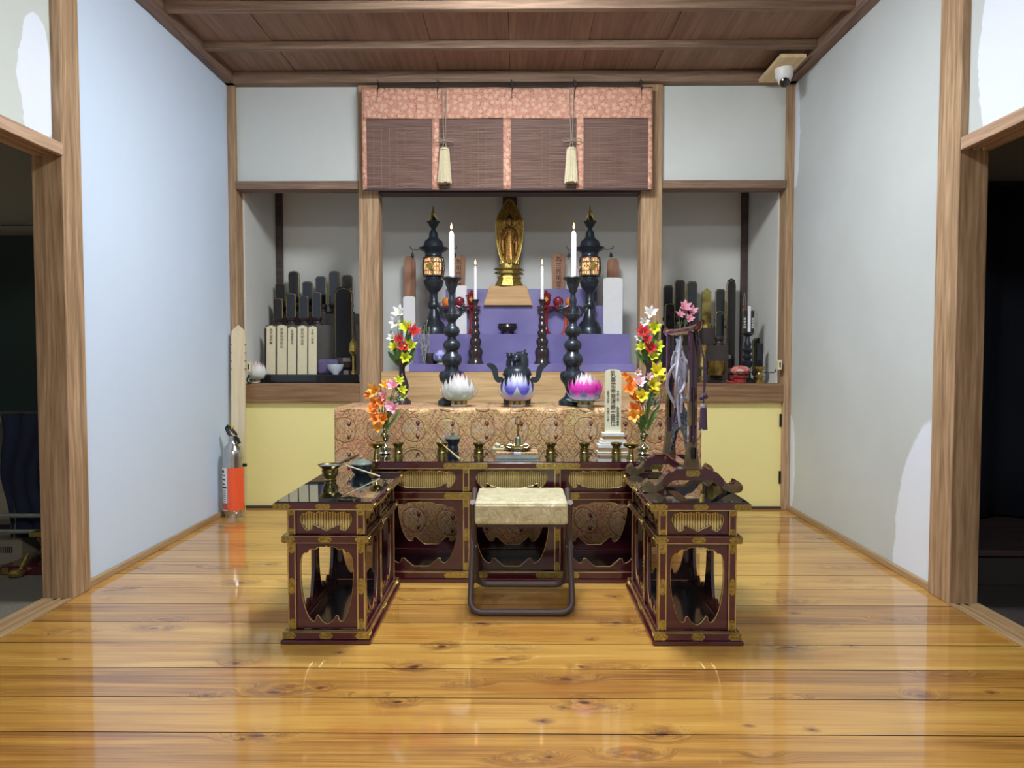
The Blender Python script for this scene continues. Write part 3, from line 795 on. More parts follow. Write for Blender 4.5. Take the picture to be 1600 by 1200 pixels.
# ------------------------------------------------------------ brocade covered table behind
BY, BZ, BX0, BX1 = 3.50, .7075, -.908, .902
bt = thing('offering_table', 'long offering table fully covered with gold and rose brocade', 'table', ((BX0 + BX1) / 2, BY + .21, 0))
bw = (BX1 - BX0) / 2
MB().box(-bw + .02, bw - .02, -.19, .18, BZ - .03, BZ - .004, .002).build('tabletop', M['pine'], bt)
for a in (-1, 1):
    for b in (-.17, .15):
        MB().box(a * (bw - .06) - .02, a * (bw - .06) + .02, b - .02, b + .02, 0, BZ - .03, .003).build('leg', M['pine'], bt)
def drape(u, v):
    # v 0..1: top back -> front edge -> down; folds grow towards the hem
    s_ = v * 1.02; x = BX0 + u * (BX1 - BX0)
    if s_ < .40: return (x, BY + .40 - s_ * 1.0, BZ + .001 * math.sin(x * 17))
    t = (s_ - .40) / .62
    wob = t * (.014 * math.sin(x * 13 + 1.2 * math.sin(x * 5)) + .006 * math.sin(x * 37))
    rr = .004 * math.sin(x * 29) * (1 - t)
    return (x, BY - .004 - wob * .8 - .006, BZ - .002 - t * (BZ - .02) + rr * (1 if t < .05 else 0))
mb = MB(); mb.sheet(drape, 220, 60)
cl = mb.build('brocade_cloth', M['brocade'], smooth=True, angle=60)
sm = cl.modifiers.new('s', 'SOLIDIFY'); sm.thickness = .004; sm.offset = -1
tag(cl, 'gold and rose brocade cloth with round crane medallions draped over the long table', 'altar cloth')

# ------------------------------------------------------------ stepped altar with purple cloth
ax0, ax1 = X_(642, 4.55), X_(988, 4.55); acx = (ax0 + ax1) / 2; aw = (ax1 - ax0) / 2
al = thing('stepped_altar', 'stepped altar of pale pine covered in purple satin behind the brocade table', 'altar', (acx, 4.45, .70))
zA, zBt, zCt, zDt = Z_(569, 4.50), Z_(522, 4.68), Z_(478, 4.86), Z_(451, 4.98)
zbo = Z_(581, 4.46)
MB().box(PLX1 + .004 - acx, PRX0 - .004 - acx, .0, .05, -.15, zbo - .70, .002).build('front_board', M['pine'], al)
MB().box(PLX1 + .004 - acx, PRX0 - .004 - acx, .05, .69, .02, zbo - .70).build('platform', M['pine'], al)
def tier(nm, hw, y0, y1, z0, z1, fold=.006):
    mb = MB()
    def fn(u, v):
        x = -hw + 2 * hw * u; s_ = v
        h = z1 - z0; d = y1 - y0
        if s_ < .5: return (x, y0 - 4.45 - fold * (1 + math.sin(x * 11 + 2 * math.sin(x * 3.7))) * (1 - s_ * 2) , z0 - .70 + h * s_ * 2)
        return (x, y0 - 4.45 + d * (s_ - .5) * 2, z1 - .70)
    mb.sheet(fn, 80, 12)
    for s_ in (-1, 1):
        a = [mb.v((s_ * hw, y0 - 4.45, z0 - .70)), mb.v((s_ * hw, y1 - 4.45, z0 - .70)), mb.v((s_ * hw, y1 - 4.45, z1 - .70)), mb.v((s_ * hw, y0 - 4.45, z1 - .70))]
        mb.f(a)
    return mb.build(nm, M['purple'], al, True, angle=40)
t1 = tier('cloth_step', aw, 4.47, 5.14, zbo + .002, zA, .003)
tier('cloth_step', aw, 4.66, 5.14, zA, zBt)
tier('cloth_step', aw - .10, 4.84, 5.14, zBt, zCt)
tier('cloth_step', aw - .18, 4.99, 5.145, zCt, zDt)
# statue block
bx = X_(794, 4.87); bw0 = .165; bw1 = .125; bh = Z_(447, 4.84) - zCt
blk = MB()
b0 = [blk.v((sx * bw0, sy_ * .09 + .0, 0)) for sx, sy_ in ((-1, -1), (1, -1), (1, 1), (-1, 1))]
b1 = [blk.v((sx * bw1, sy_ * .07 + .0, bh)) for sx, sy_ in ((-1, -1), (1, -1), (1, 1), (-1, 1))]
blk.f(b0[::-1]); blk.f(b1)
for i in range(4): blk.f([b0[i], b0[(i + 1) % 4], b1[(i + 1) % 4], b1[i]])
bmesh.ops.bevel(blk.bm, geom=list(blk.bm.edges), offset=.002, segments=1, affect='EDGES')
o = blk.build('statue_block', M['pinebox'], loc=(bx, 4.895, zCt + .001))
tag(o, 'tapered pale wooden block under the golden Buddha statue', 'block')

# ------------------------------------------------------------ blind
by = 4.362
sx0, sx1 = X_(569.5, by), X_(1016.5, by); sw = sx1 - sx0; sh0 = Z_(138, by); sh1 = Z_(186, by); sh2 = Z_(295, by)
bl = thing('bamboo_blind', 'brown bamboo blind edged in rose brocade hanging over the altar', 'blind', ((sx0 + sx1) / 2, by, sh0))
hw = sw / 2
wav = lambda x, z: .005 * math.sin(x * 9 + z * 4) + .003 * math.sin(x * 23)
def strip(nm, x0, x1, z0, z1, yo, mat, par=bl):
    mb = MB(); mb.sheet(lambda u, v: (x0 + (x1 - x0) * u, yo + wav(x0 + (x1 - x0) * u, z0 + (z1 - z0) * v), z0 + (z1 - z0) * v), max(2, int((x1 - x0) * 60)), 8)
    o = mb.build(nm, mat, par, True); s_ = o.modifiers.new('s', 'SOLIDIFY'); s_.thickness = .004; return o
strip('valance', -hw, hw, sh1 - sh0, 0, -.012, M['rose'])
mb = MB(); nsl = 84; zt, zb_ = sh1 - sh0 + .01, sh2 - sh0 + .003
for i in range(nsl):
    z = zb_ + (zt - zb_) * (i + .5) / nsl; r = (zt - zb_) / nsl * .56
    mb.tube([(-hw + .02 + (2 * hw - .04) * k / 12, wav(-hw + 2 * hw * k / 12, z), z + random.uniform(-.0006, .0006)) for k in range(13)], r, 5)
mb.build('bamboo_splints', M['bamboo'], bl, True, weld=False)
cxs = [-hw + .012, -hw + X_(682, by) - sx0, -hw + X_(792.5, by) - sx0, -hw + X_(905, by) - sx0, hw - .012]
bwds = [.026, .044, .048, .044, .026]
for c_, w_ in zip(cxs, bwds): strip('border_strip', c_ - w_ / 2, c_ + w_ / 2, sh2 - sh0 - .006, sh1 - sh0 + .012, -.008, M['rose'])
mb = MB(); mb.tube([(-hw + .01, 0, sh2 - sh0 - .004), (hw - .01, 0, sh2 - sh0 - .004)], .008, 8); mb.build('bottom_rail', M['darkbeam'], bl, True)
mb = MB(); mb.tube([(-hw - .002, .01, .002), (hw + .002, .01, .002)], .007, 8); mb.build('top_rail', M['navy'], bl, True)
mb = MB()
for a, b, side in ((-hw + .02, cxs[1] - .02, 1), (cxs[1] + .02, cxs[2] - .02, 1), (cxs[2] + .02, cxs[3] - .02, -1), (cxs[3] + .02, hw - .02, -1)):
    kx = a
    while kx < b:
        mb.tube([(kx, wav(kx, 0) - .0062, zb_), (kx, wav(kx, 0) - .0062, zt - .06)], .0006, 3); kx += .048
    # lightning-shaped stitching
    m_ = (a + b) / 2; pts = []; z = zb_ + .006; sgn = 1
    while z < zt - .08:
        pts.append((m_ + sgn * .06 + side * (z - zb_) * .12, -.0095, z)); z += .024; sgn = -sgn
    mb.tube(pts, .0008, 3)
    pts = [(p[0] + .018, p[1], p[2] + .012) for p in pts[:-1]]
    mb.tube(pts, .0007, 3)
mb.build('stitching', M['thread'], bl, weld=False)
for px in (594, 686, 800, 896, 998):
    hx = X_(px, by) - (sx0 + sx1) / 2
    mb = MB(); mb.tube([(hx - .002, .03, .030), (hx - .004, -.010, .04), (hx - .004, -.024, .045), (hx, -.026, .03), (hx, -.024, .0), (hx + .002, -.03, -.02), (hx + .012, -.026, .022), (hx + .006, -.02, .04)], .0022, 5)
    mb.tube([(hx, -.022, 0), (hx - .001, -.022, -.07)], .0014, 4)
    mb.build('hanging_hook', M['hook'], bl)
for px in (695.5, 892):
    ta = thing('blind_tassel', 'cream silk tassel on a knotted cord over the blind, ' + ('left of the statue' if px < 800 else 'right of the statue'), 'tassel', (X_(px, 4.31), 4.318, Z_(139, 4.31)), 0, 'blind tassels')
    zk = Z_(219, 4.31) - Z_(139, 4.31); zt_ = Z_(231, 4.31) - Z_(139, 4.31); ze = Z_(286, 4.31) - Z_(139, 4.31)
    mb = MB()
    for s_ in (-1, 1):
        mb.tube([(s_ * .012, 0, .0), (s_ * .010, 0, zk * .4), (s_ * .003, 0, zk)], .0028, 6)
        mb.tube([(0, 0, zk), (s_ * .02, -.004, zk + .010), (s_ * .045, -.005, zk + .013), (s_ * .06, -.005, zk + .003), (s_ * .045, -.005, zk - .008), (s_ * .02, -.004, zk - .004), (0, 0, zk)], .0028, 6)
        mb.tube([(s_ * .002, 0, zk), (s_ * .012, 0, zt_ + .004)], .0028, 6)
    mb.sphere((0, -.004, zk), .008, 10)
    mb.build('cord', M['cord'], ta, True)
    mb = MB(); mb.lathe([(0, zt_ + .006), (.018, zt_ + .004), (.028, zt_ - .002), (.029, zt_ - .012)], (0, 0, 0), 28); mb.build('tassel_cap', M['tassel'], ta, True)
    mb = MB()
    for i in range(30):
        a = 2 * math.pi * i / 30; r0, r1 = .026, .038
        mb.tube([(r0 * math.cos(a), r0 * .8 * math.sin(a), zt_ - .008), ((r0 + r1) / 2 * math.cos(a), (r0 + r1) / 2 * .8 * math.sin(a), (zt_ + ze) / 2), (r1 * math.cos(a) + random.uniform(-.002, .002), r1 * .8 * math.sin(a), ze + random.uniform(-.002, .006))], .0034, 5)
    mb.lathe([(.024, zt_ - .008), (.035, ze + .006)], (0, 0, 0), 20, 1, .8)
    mb.build('tassel_skirt', M['tassel'], ta, True, weld=False)

# ------------------------------------------------------------ security camera on its board
bz0 = 2.618
xa0, xa1 = PZ(1222, 90, bz0).x, PZ(1262, 90, bz0).x; ya = PZ(1222, 90, bz0).y; yb2 = YB - .05
xc = X_(1217, 4.22)
o = MB().box(1.455, 1.60, ya, yb2, bz0, bz0 + .022, .002).build('mounting_board', wood('fresh_pine_board', (206, 178, 130), (236, 214, 170), 'Y', 30, .55)); tag(o, 'pale pine mounting board fixed under the ceiling in the right corner', 'board')
sc = thing('security_camera', 'white dome security camera hanging from the board in the right corner', 'security camera', (1.535, 4.18, bz0))
MB().lathe([(0, 0), (.052, 0), (.052, -.012), (.048, -.045), (.04, -.058), (0, -.06)], seg=32).build('housing', M['white'], sc, True)
ba = MB(); ba.sphere((0, -.006, -.062), .037, 24); ba.build('eyeball', M['white'], sc, True)
dv = Vector((-.15, -.62, -.77)).normalized()
ln = MB(); ln.M = Matrix.Translation(Vector((0, -.006, -.062)) + dv * .022) @ dv.to_track_quat('Z', 'Y').to_matrix().to_4x4()
ln.lathe([(0.0, 0), (.029, 0), (.029, .012), (.024, .017), (0, .018)], seg=24); lo = ln.build('lens_window', M['lens'], sc, True)
g = MB(); g.M = Matrix.Translation(Vector((0, -.006, -.062)) + dv * .040) @ dv.to_track_quat('Z', 'Y').to_matrix().to_4x4()
g.lathe([(.009, -.001), (.009, .002), (.006, .003), (0, .003)], seg=16); g.build('lens', M['iron'], lo, True)

# ------------------------------------------------------------ fire extinguisher
fe = thing('fire_extinguisher', 'chrome fire extinguisher with an orange panel standing against the left wall', 'fire extinguisher', (P(366, 806, 4.22).x, 4.22, 0))
chrome = plain('brushed_chrome', (196, 196, 194), .2, .95, var=.03)
orange = plain('orange_label', (240, 92, 48), .45, 0, .3, var=.02)
r_ = .062
MB().lathe([(0, .02), (r_ * .8, .016), (r_ * .97, .03), (r_, .05), (r_, .36), (r_ * .97, .385), (r_ * .82, .415), (r_ * .5, .437), (.026, .446), (.024, .462), (0, .462)], seg=40).build('cylinder_body', chrome, fe, True)
MB().lathe([(r_ * .86, 0), (r_ * .92, 0), (r_ * .92, .03), (r_ * .86, .03), (r_ * .86, 0)], seg=40, cap=False).build('base_ring', chrome, fe, True)
def wrap(a0, a1, z0, z1, rr): 
    mb = MB(); mb.sheet(lambda u, v: (rr * math.cos(R(a0 + (a1 - a0) * u)), rr * math.sin(R(a0 + (a1 - a0) * u)), z0 + (z1 - z0) * v), 16, 1); return mb
o1 = wrap(-100, 0, .045, .30, r_ + .0008).build('orange_panel', orange, fe, True)
o2 = wrap(-175, -104, .045, .30, r_ + .0008).build('instruction_label', M['paper'], fe, True)
pl_ = {'r': plain('label_red', (216, 70, 66), .5), 'b': plain('label_blue', (50, 110, 180), .5), 'y': plain('label_yellow', (232, 190, 60), .5), 'k': M['ink']}
wrap(-175, -104, .05, .09, r_ + .0014).build('red_block', pl_['r'], o2, True)
wrap(-170, -108, .178, .187, r_ + .0014).build('black_bar', pl_['k'], o2, True)
wrap(-172, -155, .245, .262, r_ + .0014).build('yellow_mark', pl_['y'], o2, True)
wrap(-172, -155, .205, .222, r_ + .0014).build('blue_mark', pl_['b'], o2, True)
mb = wrap(-148, -125, .27, .285, r_ + .0014)
for i in range(6): mb.sheet(lambda u, v, i=i: ((r_ + .0014) * math.cos(R(-168 + 56 * u)), (r_ + .0014) * math.sin(R(-168 + 56 * u)), .098 + i * .013 + .003 * v), 8, 1)
for i in range(3): mb.sheet(lambda u, v, i=i: ((r_ + .0014) * math.cos(R(-148 + 30 * u)), (r_ + .0014) * math.sin(R(-148 + 30 * u)), .2 + i * .026 + .006 * v), 8, 1)
mb.build('printed_text', M['ink'], o2, True)
MB().lathe([(.02, .46), (.024, .465), (.024, .485), (.012, .49), (0, .49)], seg=20).build('valve', chrome, fe, True)
mb = MB(); mb.tube([(.03, -.0, .47), (.0, -.012, .478), (-.02, -.014, .50), (-.034, -.014, .535), (-.03, -.014, .55), (-.01, -.012, .535), (.014, -.01, .505), (.028, -.008, .49)], [.007, .009, .010, .010, .006, .009, .010, .006], 8); mb.build('squeeze_lever', M['black'], fe, True)
mb = MB(); mb.tube([(.02, -.012, .48), (.034, -.02, .47), (.046, -.02, .44)], [.009, .011, .01], 8); mb.build('carry_handle', M['black'], fe, True)
mb = MB(); mb.tube([(0, -.014, .52), (.004, -.03, .535), (.008, -.014, .55), (.002, 0, .54)], .004, 6, closed=True); mb.build('safety_pin_ring', pl_['y'], fe, True)
mb = MB(); mb.tube([(.01, .01, .475), (.0, .05, .46), (-.01, r_ + .012, .42), (-.01, r_ + .012, .24), (-.01, r_ + .010, .2)], .007, 8); mb.box(r_, r_ + .016, -.004, .012, .3, .318, .002); mb.build('hose', M['black'], fe, True)

# wooden stake behind it
sk = MB(); w = .043
x0 = P(371, 700, 4.34).x
sk.prism([(-w, 0), (w, 0), (w, 1.08), (w * .93, 1.12), (0, 1.155), (-w * .93, 1.12), (-w, 1.08)], -.006, .006)
o = sk.build('wooden_grave_stake', M['white_wood'], loc=(x0, 4.34, .0)); o.rotation_euler = (R(-2.2), 0, 0)
tag(o, 'tall pale wooden stake with pointed notched top leaning behind the fire extinguisher', 'wooden stake')
mb = MB()
for s_ in (-1, 1):
    for zz in (.93, .98, 1.03, .88): mb.box(s_ * w - .004, s_ * w + .004, -.0065, .0065, zz, zz + .006)
nt = mb.build('notches', plain('notch_shadow_wood', (120, 100, 76), .8), o, weld=False)
# sockets
for nm, px, py, Y, lab in (('power_outlet', 390, 573, 4.425, 'small cream power outlet on the left corner post'), ('power_outlet', 1217, 570, 4.425, 'small cream power outlet on the right corner post')):
    p = P(px, py, Y)
    t_ = thing(nm, lab, 'power outlet', (p.x, Y, p.z), 0)
    MB().box(-.012, .012, -.02, .02, -.03, .03, .003).build('outlet_box', M['creampaper'], t_)
    MB().box(-.004, .004, -.022, -.02, -.016, .016, .001).build('socket_plate', M['black'], t_)

# ------------------------------------------------------------ helpers for turned things
def prof(pts, Y, y0):
    """(radius px, height px) read off the photograph -> metres above the foot"""
    k = Y / F
    return [(r * k, (y0 - y) * k) for r, y in pts]
def foot_at(px, Y, z): return (X_(px, Y), Y, z)
def txt(body, size, loc, m, parent, name='lettering', depth=.0004, spacing=1.0, rot=(90, 0, 0)):
    cu = bpy.data.curves.new(name, 'FONT'); cu.body = '\n'.join(body); cu.size = size; cu.align_x = 'CENTER'; cu.align_y = 'TOP'
    cu.space_line = spacing; cu.extrude = depth
    tmp = bpy.data.objects.new('tmp_text', cu); col.objects.link(tmp)
    bpy.context.view_layer.update()
    me = bpy.data.meshes.new_from_object(tmp.evaluated_get(bpy.context.evaluated_depsgraph_get()))
    bpy.data.objects.remove(tmp); me.name = name
    me.materials.clear(); me.materials.append(m)
    o = bpy.data.objects.new(name, me); col.objects.link(o)
    o.parent = parent; o.location = loc; o.rotation_euler = tuple(R(a) for a in rot)
    return o

def closed_cat(pts, n=5):
    P_ = [Vector((a, 0, b)) for a, b in pts]; N_ = len(P_); o = []
    for i in range(N_):
        p0, p1, p2, p3 = P_[i - 1], P_[i], P_[(i + 1) % N_], P_[(i + 2) % N_]
        for j in range(n):
            t = j / n; o.append(.5 * ((2 * p1) + (p2 - p0) * t + (2 * p0 - 5 * p1 + 4 * p2 - p3) * t * t + (3 * p1 - p0 - 3 * p2 + p3) * t ** 3))
    return o
M['dullbrass'] = brass_material('dull_brown_brass', (112, 96, 72), (150, 134, 104), .4, False)
# ------------------------------------------------------------ golden Buddha
BYs = 4.88; k_ = BYs / F; zb = zCt + bh + .002
bd = thing('buddha_statue', 'golden standing Buddha statue with a boat-shaped halo on the tapered wooden block', 'statue', (X_(796, BYs), BYs, zb))
def hexl(mb, tiers):
    for a, b in zip(tiers[::2], tiers[1::2]):
        mb.lathe([(a[0] * k_, a[1] * k_), (b[0] * k_, b[1] * k_)], seg=8, sx=1.04, sy=.66)
mb = MB(); mb.M = Matrix.Rotation(R(22.5), 4, 'Z')
hexl(mb, [(23, 0), (22, 4), (21, 4), (18, 12), (20, 12), (19, 15), (15, 15), (14, 20)])
hexl(mb, [(24, 19), (22, 21.5), (18, 21.5), (18, 25), (25, 25), (22, 27.5), (14, 27.5), (14, 35)])
mb.build('pedestal', M['goldleaf'], bd, weld=False)
mb = MB()
for i in range(12):
    a = 2 * math.pi * i / 12
    mb.tube([(7 * k_ * math.cos(a), 6 * k_ * math.sin(a), 33 * k_), (13 * k_ * math.cos(a), 9 * k_ * math.sin(a), 36 * k_), (14 * k_ * math.cos(a), 10 * k_ * math.sin(a), 40 * k_)], [.012, .014, .004], 6)
mb.lathe([(12 * k_, 34 * k_), (13 * k_, 39 * k_), (0, 39 * k_)], seg=20, sy=.7)
mb.build('lotus_seat', M['goldleaf'], bd, True, weld=False)
out = [(0, 136), (4, 134), (8, 129), (13, 120), (18, 111), (21, 102), (21.5, 90), (20.5, 74), (17, 54), (13, 42), (9, 36), (0, 34)]
loop_ = [(x * k_, z * k_) for x, z in out] + [(-x * k_, z * k_) for x, z in out[-2:0:-1]]
mb = MB(); mb.prism(loop_, .034, .042); ha = mb.build('halo', plain('carved_gold_openwork', (120, 88, 30), .4, .75, var=.9, nscale=150, bump=1.0), bd)
mb = MB(); mb.tube([(a, .033, b) for a, b in loop_], .0042, 6, closed=True)
inner = [(a * .84, b * .955 + .02) for a, b in loop_]
mb.tube([(a, .032, b) for a, b in inner], .0016, 5, closed=True); mb.build('halo_rim', M['goldleaf'], ha, True, weld=False)
mb = MB(); rnd = random.Random(3)
for i in range(190):
    zz = rnd.uniform(44, 128); w_ = 21 * min(1, (zz - 30) / 40) * (1 if zz < 105 else (137 - zz) / 32)
    xx = rnd.uniform(-1, 1) * w_ * .88
    r0 = rnd.uniform(.003, .0065)
    mb.tube([(xx * k_ + r0 * math.cos(t), .032 + .002 * math.sin(3 * t), zz * k_ + r0 * math.sin(t)) for t in [j * 1.0 + i for j in range(5)]], .0012, 4)
mb.build('halo_carving', M['goldleaf'], ha, True, weld=False)
MB().tube([(8.2 * k_ * math.cos(t), .022, 101 * k_ + 8.2 * k_ * math.sin(t)) for t in [j * math.pi / 12 for j in range(24)]], .0022, 6, closed=True).build('halo_ring', M['goldleaf'], bd, True)
# body: one lofted figure with folds in the robe, arms and head joined to it
body = MB()
sec = [(39, 8.4, 5.5, .8), (44, 8.0, 5.2, .7), (52, 7.4, 4.8, .6), (62, 7.2, 4.6, .5), (70, 7.4, 4.8, .4), (78, 7.8, 4.8, .35), (84, 8.8, 4.6, .25), (88, 8.9, 4.2, .15), (91, 6.8, 3.4, 0), (92.5, 3.0, 2.5, 0), (94, 2.3, 2.2, 0),
       (95.5, 3.0, 3.0, 0), (98, 4.1, 4.0, 0), (101, 4.5, 4.4, 0), (104, 4.2, 4.2, 0), (106, 3.2, 3.3, 0), (107.2, 2.2, 2.3, 0), (109, 1.9, 2.0, 0), (110, 1.0, 1.0, 0)]
N = 48; rings = []
for z, a, b, fo in sec:
    rg = []
    for i in range(N):
        t = 2 * math.pi * i / N
        w_ = 1 + fo * .09 * math.sin(11 * t + z * .02)
        x = a * k_ * math.cos(t) * w_; y = b * k_ * math.sin(t) * w_
        if 97 <= z <= 102 and abs(t - 1.5 * math.pi) < .16: y -= .0028
        rg.append(body.v((x, y, z * k_)))
    rings.append(rg)
for a, b in zip(rings, rings[1:]):
    for i in range(N): body.f([a[i], a[(i + 1) % N], b[(i + 1) % N], b[i]])
body.f(rings[0][::-1]); body.f(rings[-1])
def kp(*p): return tuple(q * k_ for q in p)
body.tube([kp(-7.5, 0, 88), kp(-10, -1, 80), kp(-9.2, -4, 74), kp(-5.5, -7, 79), kp(-4.8, -7.6, 84)], [.012, .013, .012, .008, .006], 10)
body.tube([kp(7.5, 0, 88), kp(10.2, -1, 80), kp(9.6, -3.4, 72), kp(7.2, -6, 68), kp(6, -7.4, 65)], [.012, .013, .012, .008, .006], 10)
for s_ in (-1, 1):
    body.tube([kp(s_ * 9.8, -1, 78), kp(s_ * 10.6, -1.6, 64), kp(s_ * 9.6, -1, 50)], [.010, .014, .006], 8)      # hanging sleeves
    body.tube([kp(s_ * 4.4, 0, 103), kp(s_ * 4.8, 0, 100), kp(s_ * 4.5, 0, 96.5)], [.003, .004, .003], 6)          # long ears
    body.tube([kp(s_ * 3, -4, 39.5), kp(s_ * 3, -8, 39)], .008, 8)
fg = body.build('figure', plain('dark_gilt_bronze', (164, 122, 64), .38, .75, var=.35, nscale=60), bd, True, weld=False, angle=60)
hb_ = plain('dark_hair_bronze', (52, 40, 34), .5, .5)
mb = MB(); mb.lathe([(4.3 * k_, 0), (4.75 * k_, 1.5 * k_), (4.4 * k_, 3.6 * k_), (2.6 * k_, 5.4 * k_), (2.3 * k_, 6.6 * k_), (1.7 * k_, 7.8 * k_), (0, 8.3 * k_)], (0, .0016, 102.5 * k_), 24)
for i in range(40):
    a = i * 2.4; h_ = (i % 8) / 8
    mb.sphere(((4.7 - 2.2 * h_) * k_ * math.cos(a), (4.7 - 2.2 * h_) * k_ * math.sin(a) + .0016, (103 + 5 * h_) * k_), .0026, 6)
mb.build('curled_hair', hb_, fg, True, weld=False)
mb = MB()
for s_ in (-1, 1):
    mb.tube([kp(s_ * .9, -4.3, 101.0), kp(s_ * 1.7, -4.25, 100.7), kp(s_ * 2.5, -3.9, 101.0)], .0011, 5)
    mb.tube([kp(s_ * .6, -4.35, 102.2), kp(s_ * 1.7, -4.3, 102.8), kp(s_ * 2.8, -3.8, 102.2)], .0008, 5)
mb.tube([kp(-.9, -4.1, 97.9), kp(0, -4.3, 97.7), kp(.9, -4.1, 97.9)], .0012, 5)
mb.build('face_lines', hb_, fg, True, weld=False)
mb = MB(); mb.tube([kp(0, -4.2, 101.6), kp(0, -4.9, 99.4), kp(0, -4.2, 99.1)], [.001, .0028, .0016], 8); mb.build('nose', fg.data.materials[0], fg, True)
mb = MB()
for j in range(6):
    w_ = 1.2 + j * 1.1; z_ = 86 - j * 3.6
    mb.tube([kp(-w_ - 1.5, -4.4 + .25 * j * 0, z_ + 3), kp(-w_ * .5, -5.0, z_ - .5), kp(0, -5.2, z_ - 1.6), kp(w_ * .5, -5.0, z_ - .5), kp(w_ + 1.5, -4.4, z_ + 3)], .0016, 5)
mb.build('robe_folds', M['goldleaf'], fg, True, weld=False)

# ------------------------------------------------------------ candles, candlesticks, lanterns
def candle(px, Y, ybot, ytop, rpx, z0, lab, grp):
    k = Y / F; h = (ybot - ytop) * k; r = rpx * k
    t = thing('candle', lab, 'candle', (X_(px, Y), Y, z0), 0, grp)
    MB().lathe([(r, 0), (r * .96, h - .02), (r * .5, h - .006), (0, h)], seg=20).build('wax_stick', M['wax'], t, True)
    MB().tube([(0, 0, h - .004), (.001, 0, h + .012)], .0012, 5).build('wick', M['black'], t)
    fl = MB().lathe([(0, 0), (.0035, .004), (.0055, .011), (.004, .02), (.0015, .029), (0, .036)], seg=12).build('flame', M['flame'], t, True)
    fl.location = (0, 0, h + .004)
    return t
Yc = 3.70
bc_prof = [(22, 633), (22, 627), (20, 625), (13, 620), (10, 612), (13, 602), (19, 594), (20.5, 587), (18, 581), (11, 579), (10.5, 573), (13, 571), (15.5, 566), (16, 562), (14.5, 556), (10, 552), (9, 549), (12.5, 545), (14, 539), (12, 534), (7, 531), (6.5, 527),
           (11, 524), (13, 518), (11, 512), (7, 509), (5.5, 505), (7.5, 501), (10, 498), (10.5, 492), (6.5, 490), (6, 485), (5, 480), (5.5, 474), (6, 470), (4.5, 465), (4, 459), (6, 457), (7, 452), (9.5, 446), (10.5, 440), (14, 437.5), (16, 436), (15.5, 434.5), (9, 437), (0, 440)]
def big_candlestick(px, dy, side):
    t = thing('large_candlestick', 'tall black bronze candlestick with lobed stem behind the ' + side, 'candlestick', foot_at(px, Yc, BZ), 0, 'pair of tall black candlesticks')
    pr = prof(bc_prof, Yc, 633)
    MB().lathe(pr, seg=36, cap=False).build('stem', M['iron'], t, True, angle=50)
    k = Yc / F
    for s_ in (-1, 1):
        mb = MB()
        q = lambda x, y, yy=0: (s_ * x * k, yy, (633 - y) * k)
        mb.tube([q(8, 497), q(13, 493), q(15, 486), q(12, 481), q(8, 479), q(6, 482)], [.006, .008, .009, .008, .006, .004], 8)
        mb.tube([q(12, 484), q(18, 488), q(21, 485), q(23, 481)], [.007, .007, .006, .003], 8)
        mb.tube([q(15, 482, -.01), q(19, 477, -.01), q(17, 473, -.01)], [.006, .005, .002], 6)
        mb.tube([q(15, 482, .01), q(20, 479, .01), q(21, 475, .01)], [.006, .005, .002], 6)
        mb.sphere(q(17, 484), .012, 10)
        mb.build('animal_handle', M['iron'], t, True, weld=False)
    candle(px + (0 if px < 800 else 1), Yc, 436, 358, 4.2, BZ + (633 - 440) * k + .001, 'tall lit white candle on the big candlestick, ' + ('left of' if px < 800 else 'right of') + ' the statue', 'tall lit candles')
big_candlestick(706, 0, 'white lotus lamp')
big_candlestick(895, 0, 'pink lotus lamp')
Ys = 4.565
sp = [(12.5, 569), (12.5, 566.5), (10.5, 564), (10, 557), (11, 554), (11.5, 549), (10, 545), (7.5, 543), (7, 541), (9, 537), (9.5, 533), (7.5, 529), (5.5, 527), (7, 523), (7.5, 520), (5.5, 516), (4.5, 514), (6, 511), (6, 508), (4.5, 505), (4, 503), (5.5, 501), (5, 497), (3.5, 494), (5, 491), (4.5, 488), (3.2, 486), (4.4, 483), (3.6, 480), (3, 477), (4, 474), (5, 471), (6, 469.5), (5.5, 468.5), (0, 470)]
for px, s_ in ((743, 'left'), (847, 'right')):
    t = thing('small_candlestick', 'slim ringed dark bronze candlestick on the purple step, ' + s_ + ' of the small black bowl', 'candlestick', foot_at(px, Ys, zA), 0, 'pair of slim candlesticks')
    MB().lathe(prof(sp, Ys, 569), seg=28, cap=False).build('stem', M['bronze'], t, True, angle=50)
    candle(px, Ys, 470, 416, 2.7, zA + (569 - 470) * Ys / F + .001, 'short lit white candle on the slim ringed candlestick, ' + s_ + ' of the statue', 'short lit candles')
Yl = 4.76
lp = [(20, 521), (20, 511), (17.5, 508.5), (16, 504), (11, 499), (9, 492), (7, 486), (6, 482), (9, 478), (9.5, 474), (6.5, 470), (6, 460), (6.5, 456), (11, 451), (13.5, 447), (14.5, 443), (15.5, 441), (15.5, 437), (12, 435), (12, 432.5), (15, 431)]
lr = [(15, 402), (13.5, 401), (13, 397), (14, 394), (20, 391), (23, 387), (17, 386.5), (15.5, 383), (14, 377), (9, 373), (7, 370), (6.5, 364), (4, 360), (3, 357), (6, 354), (8, 350), (10.5, 346.5), (9.5, 346), (4, 349), (0, 350)]
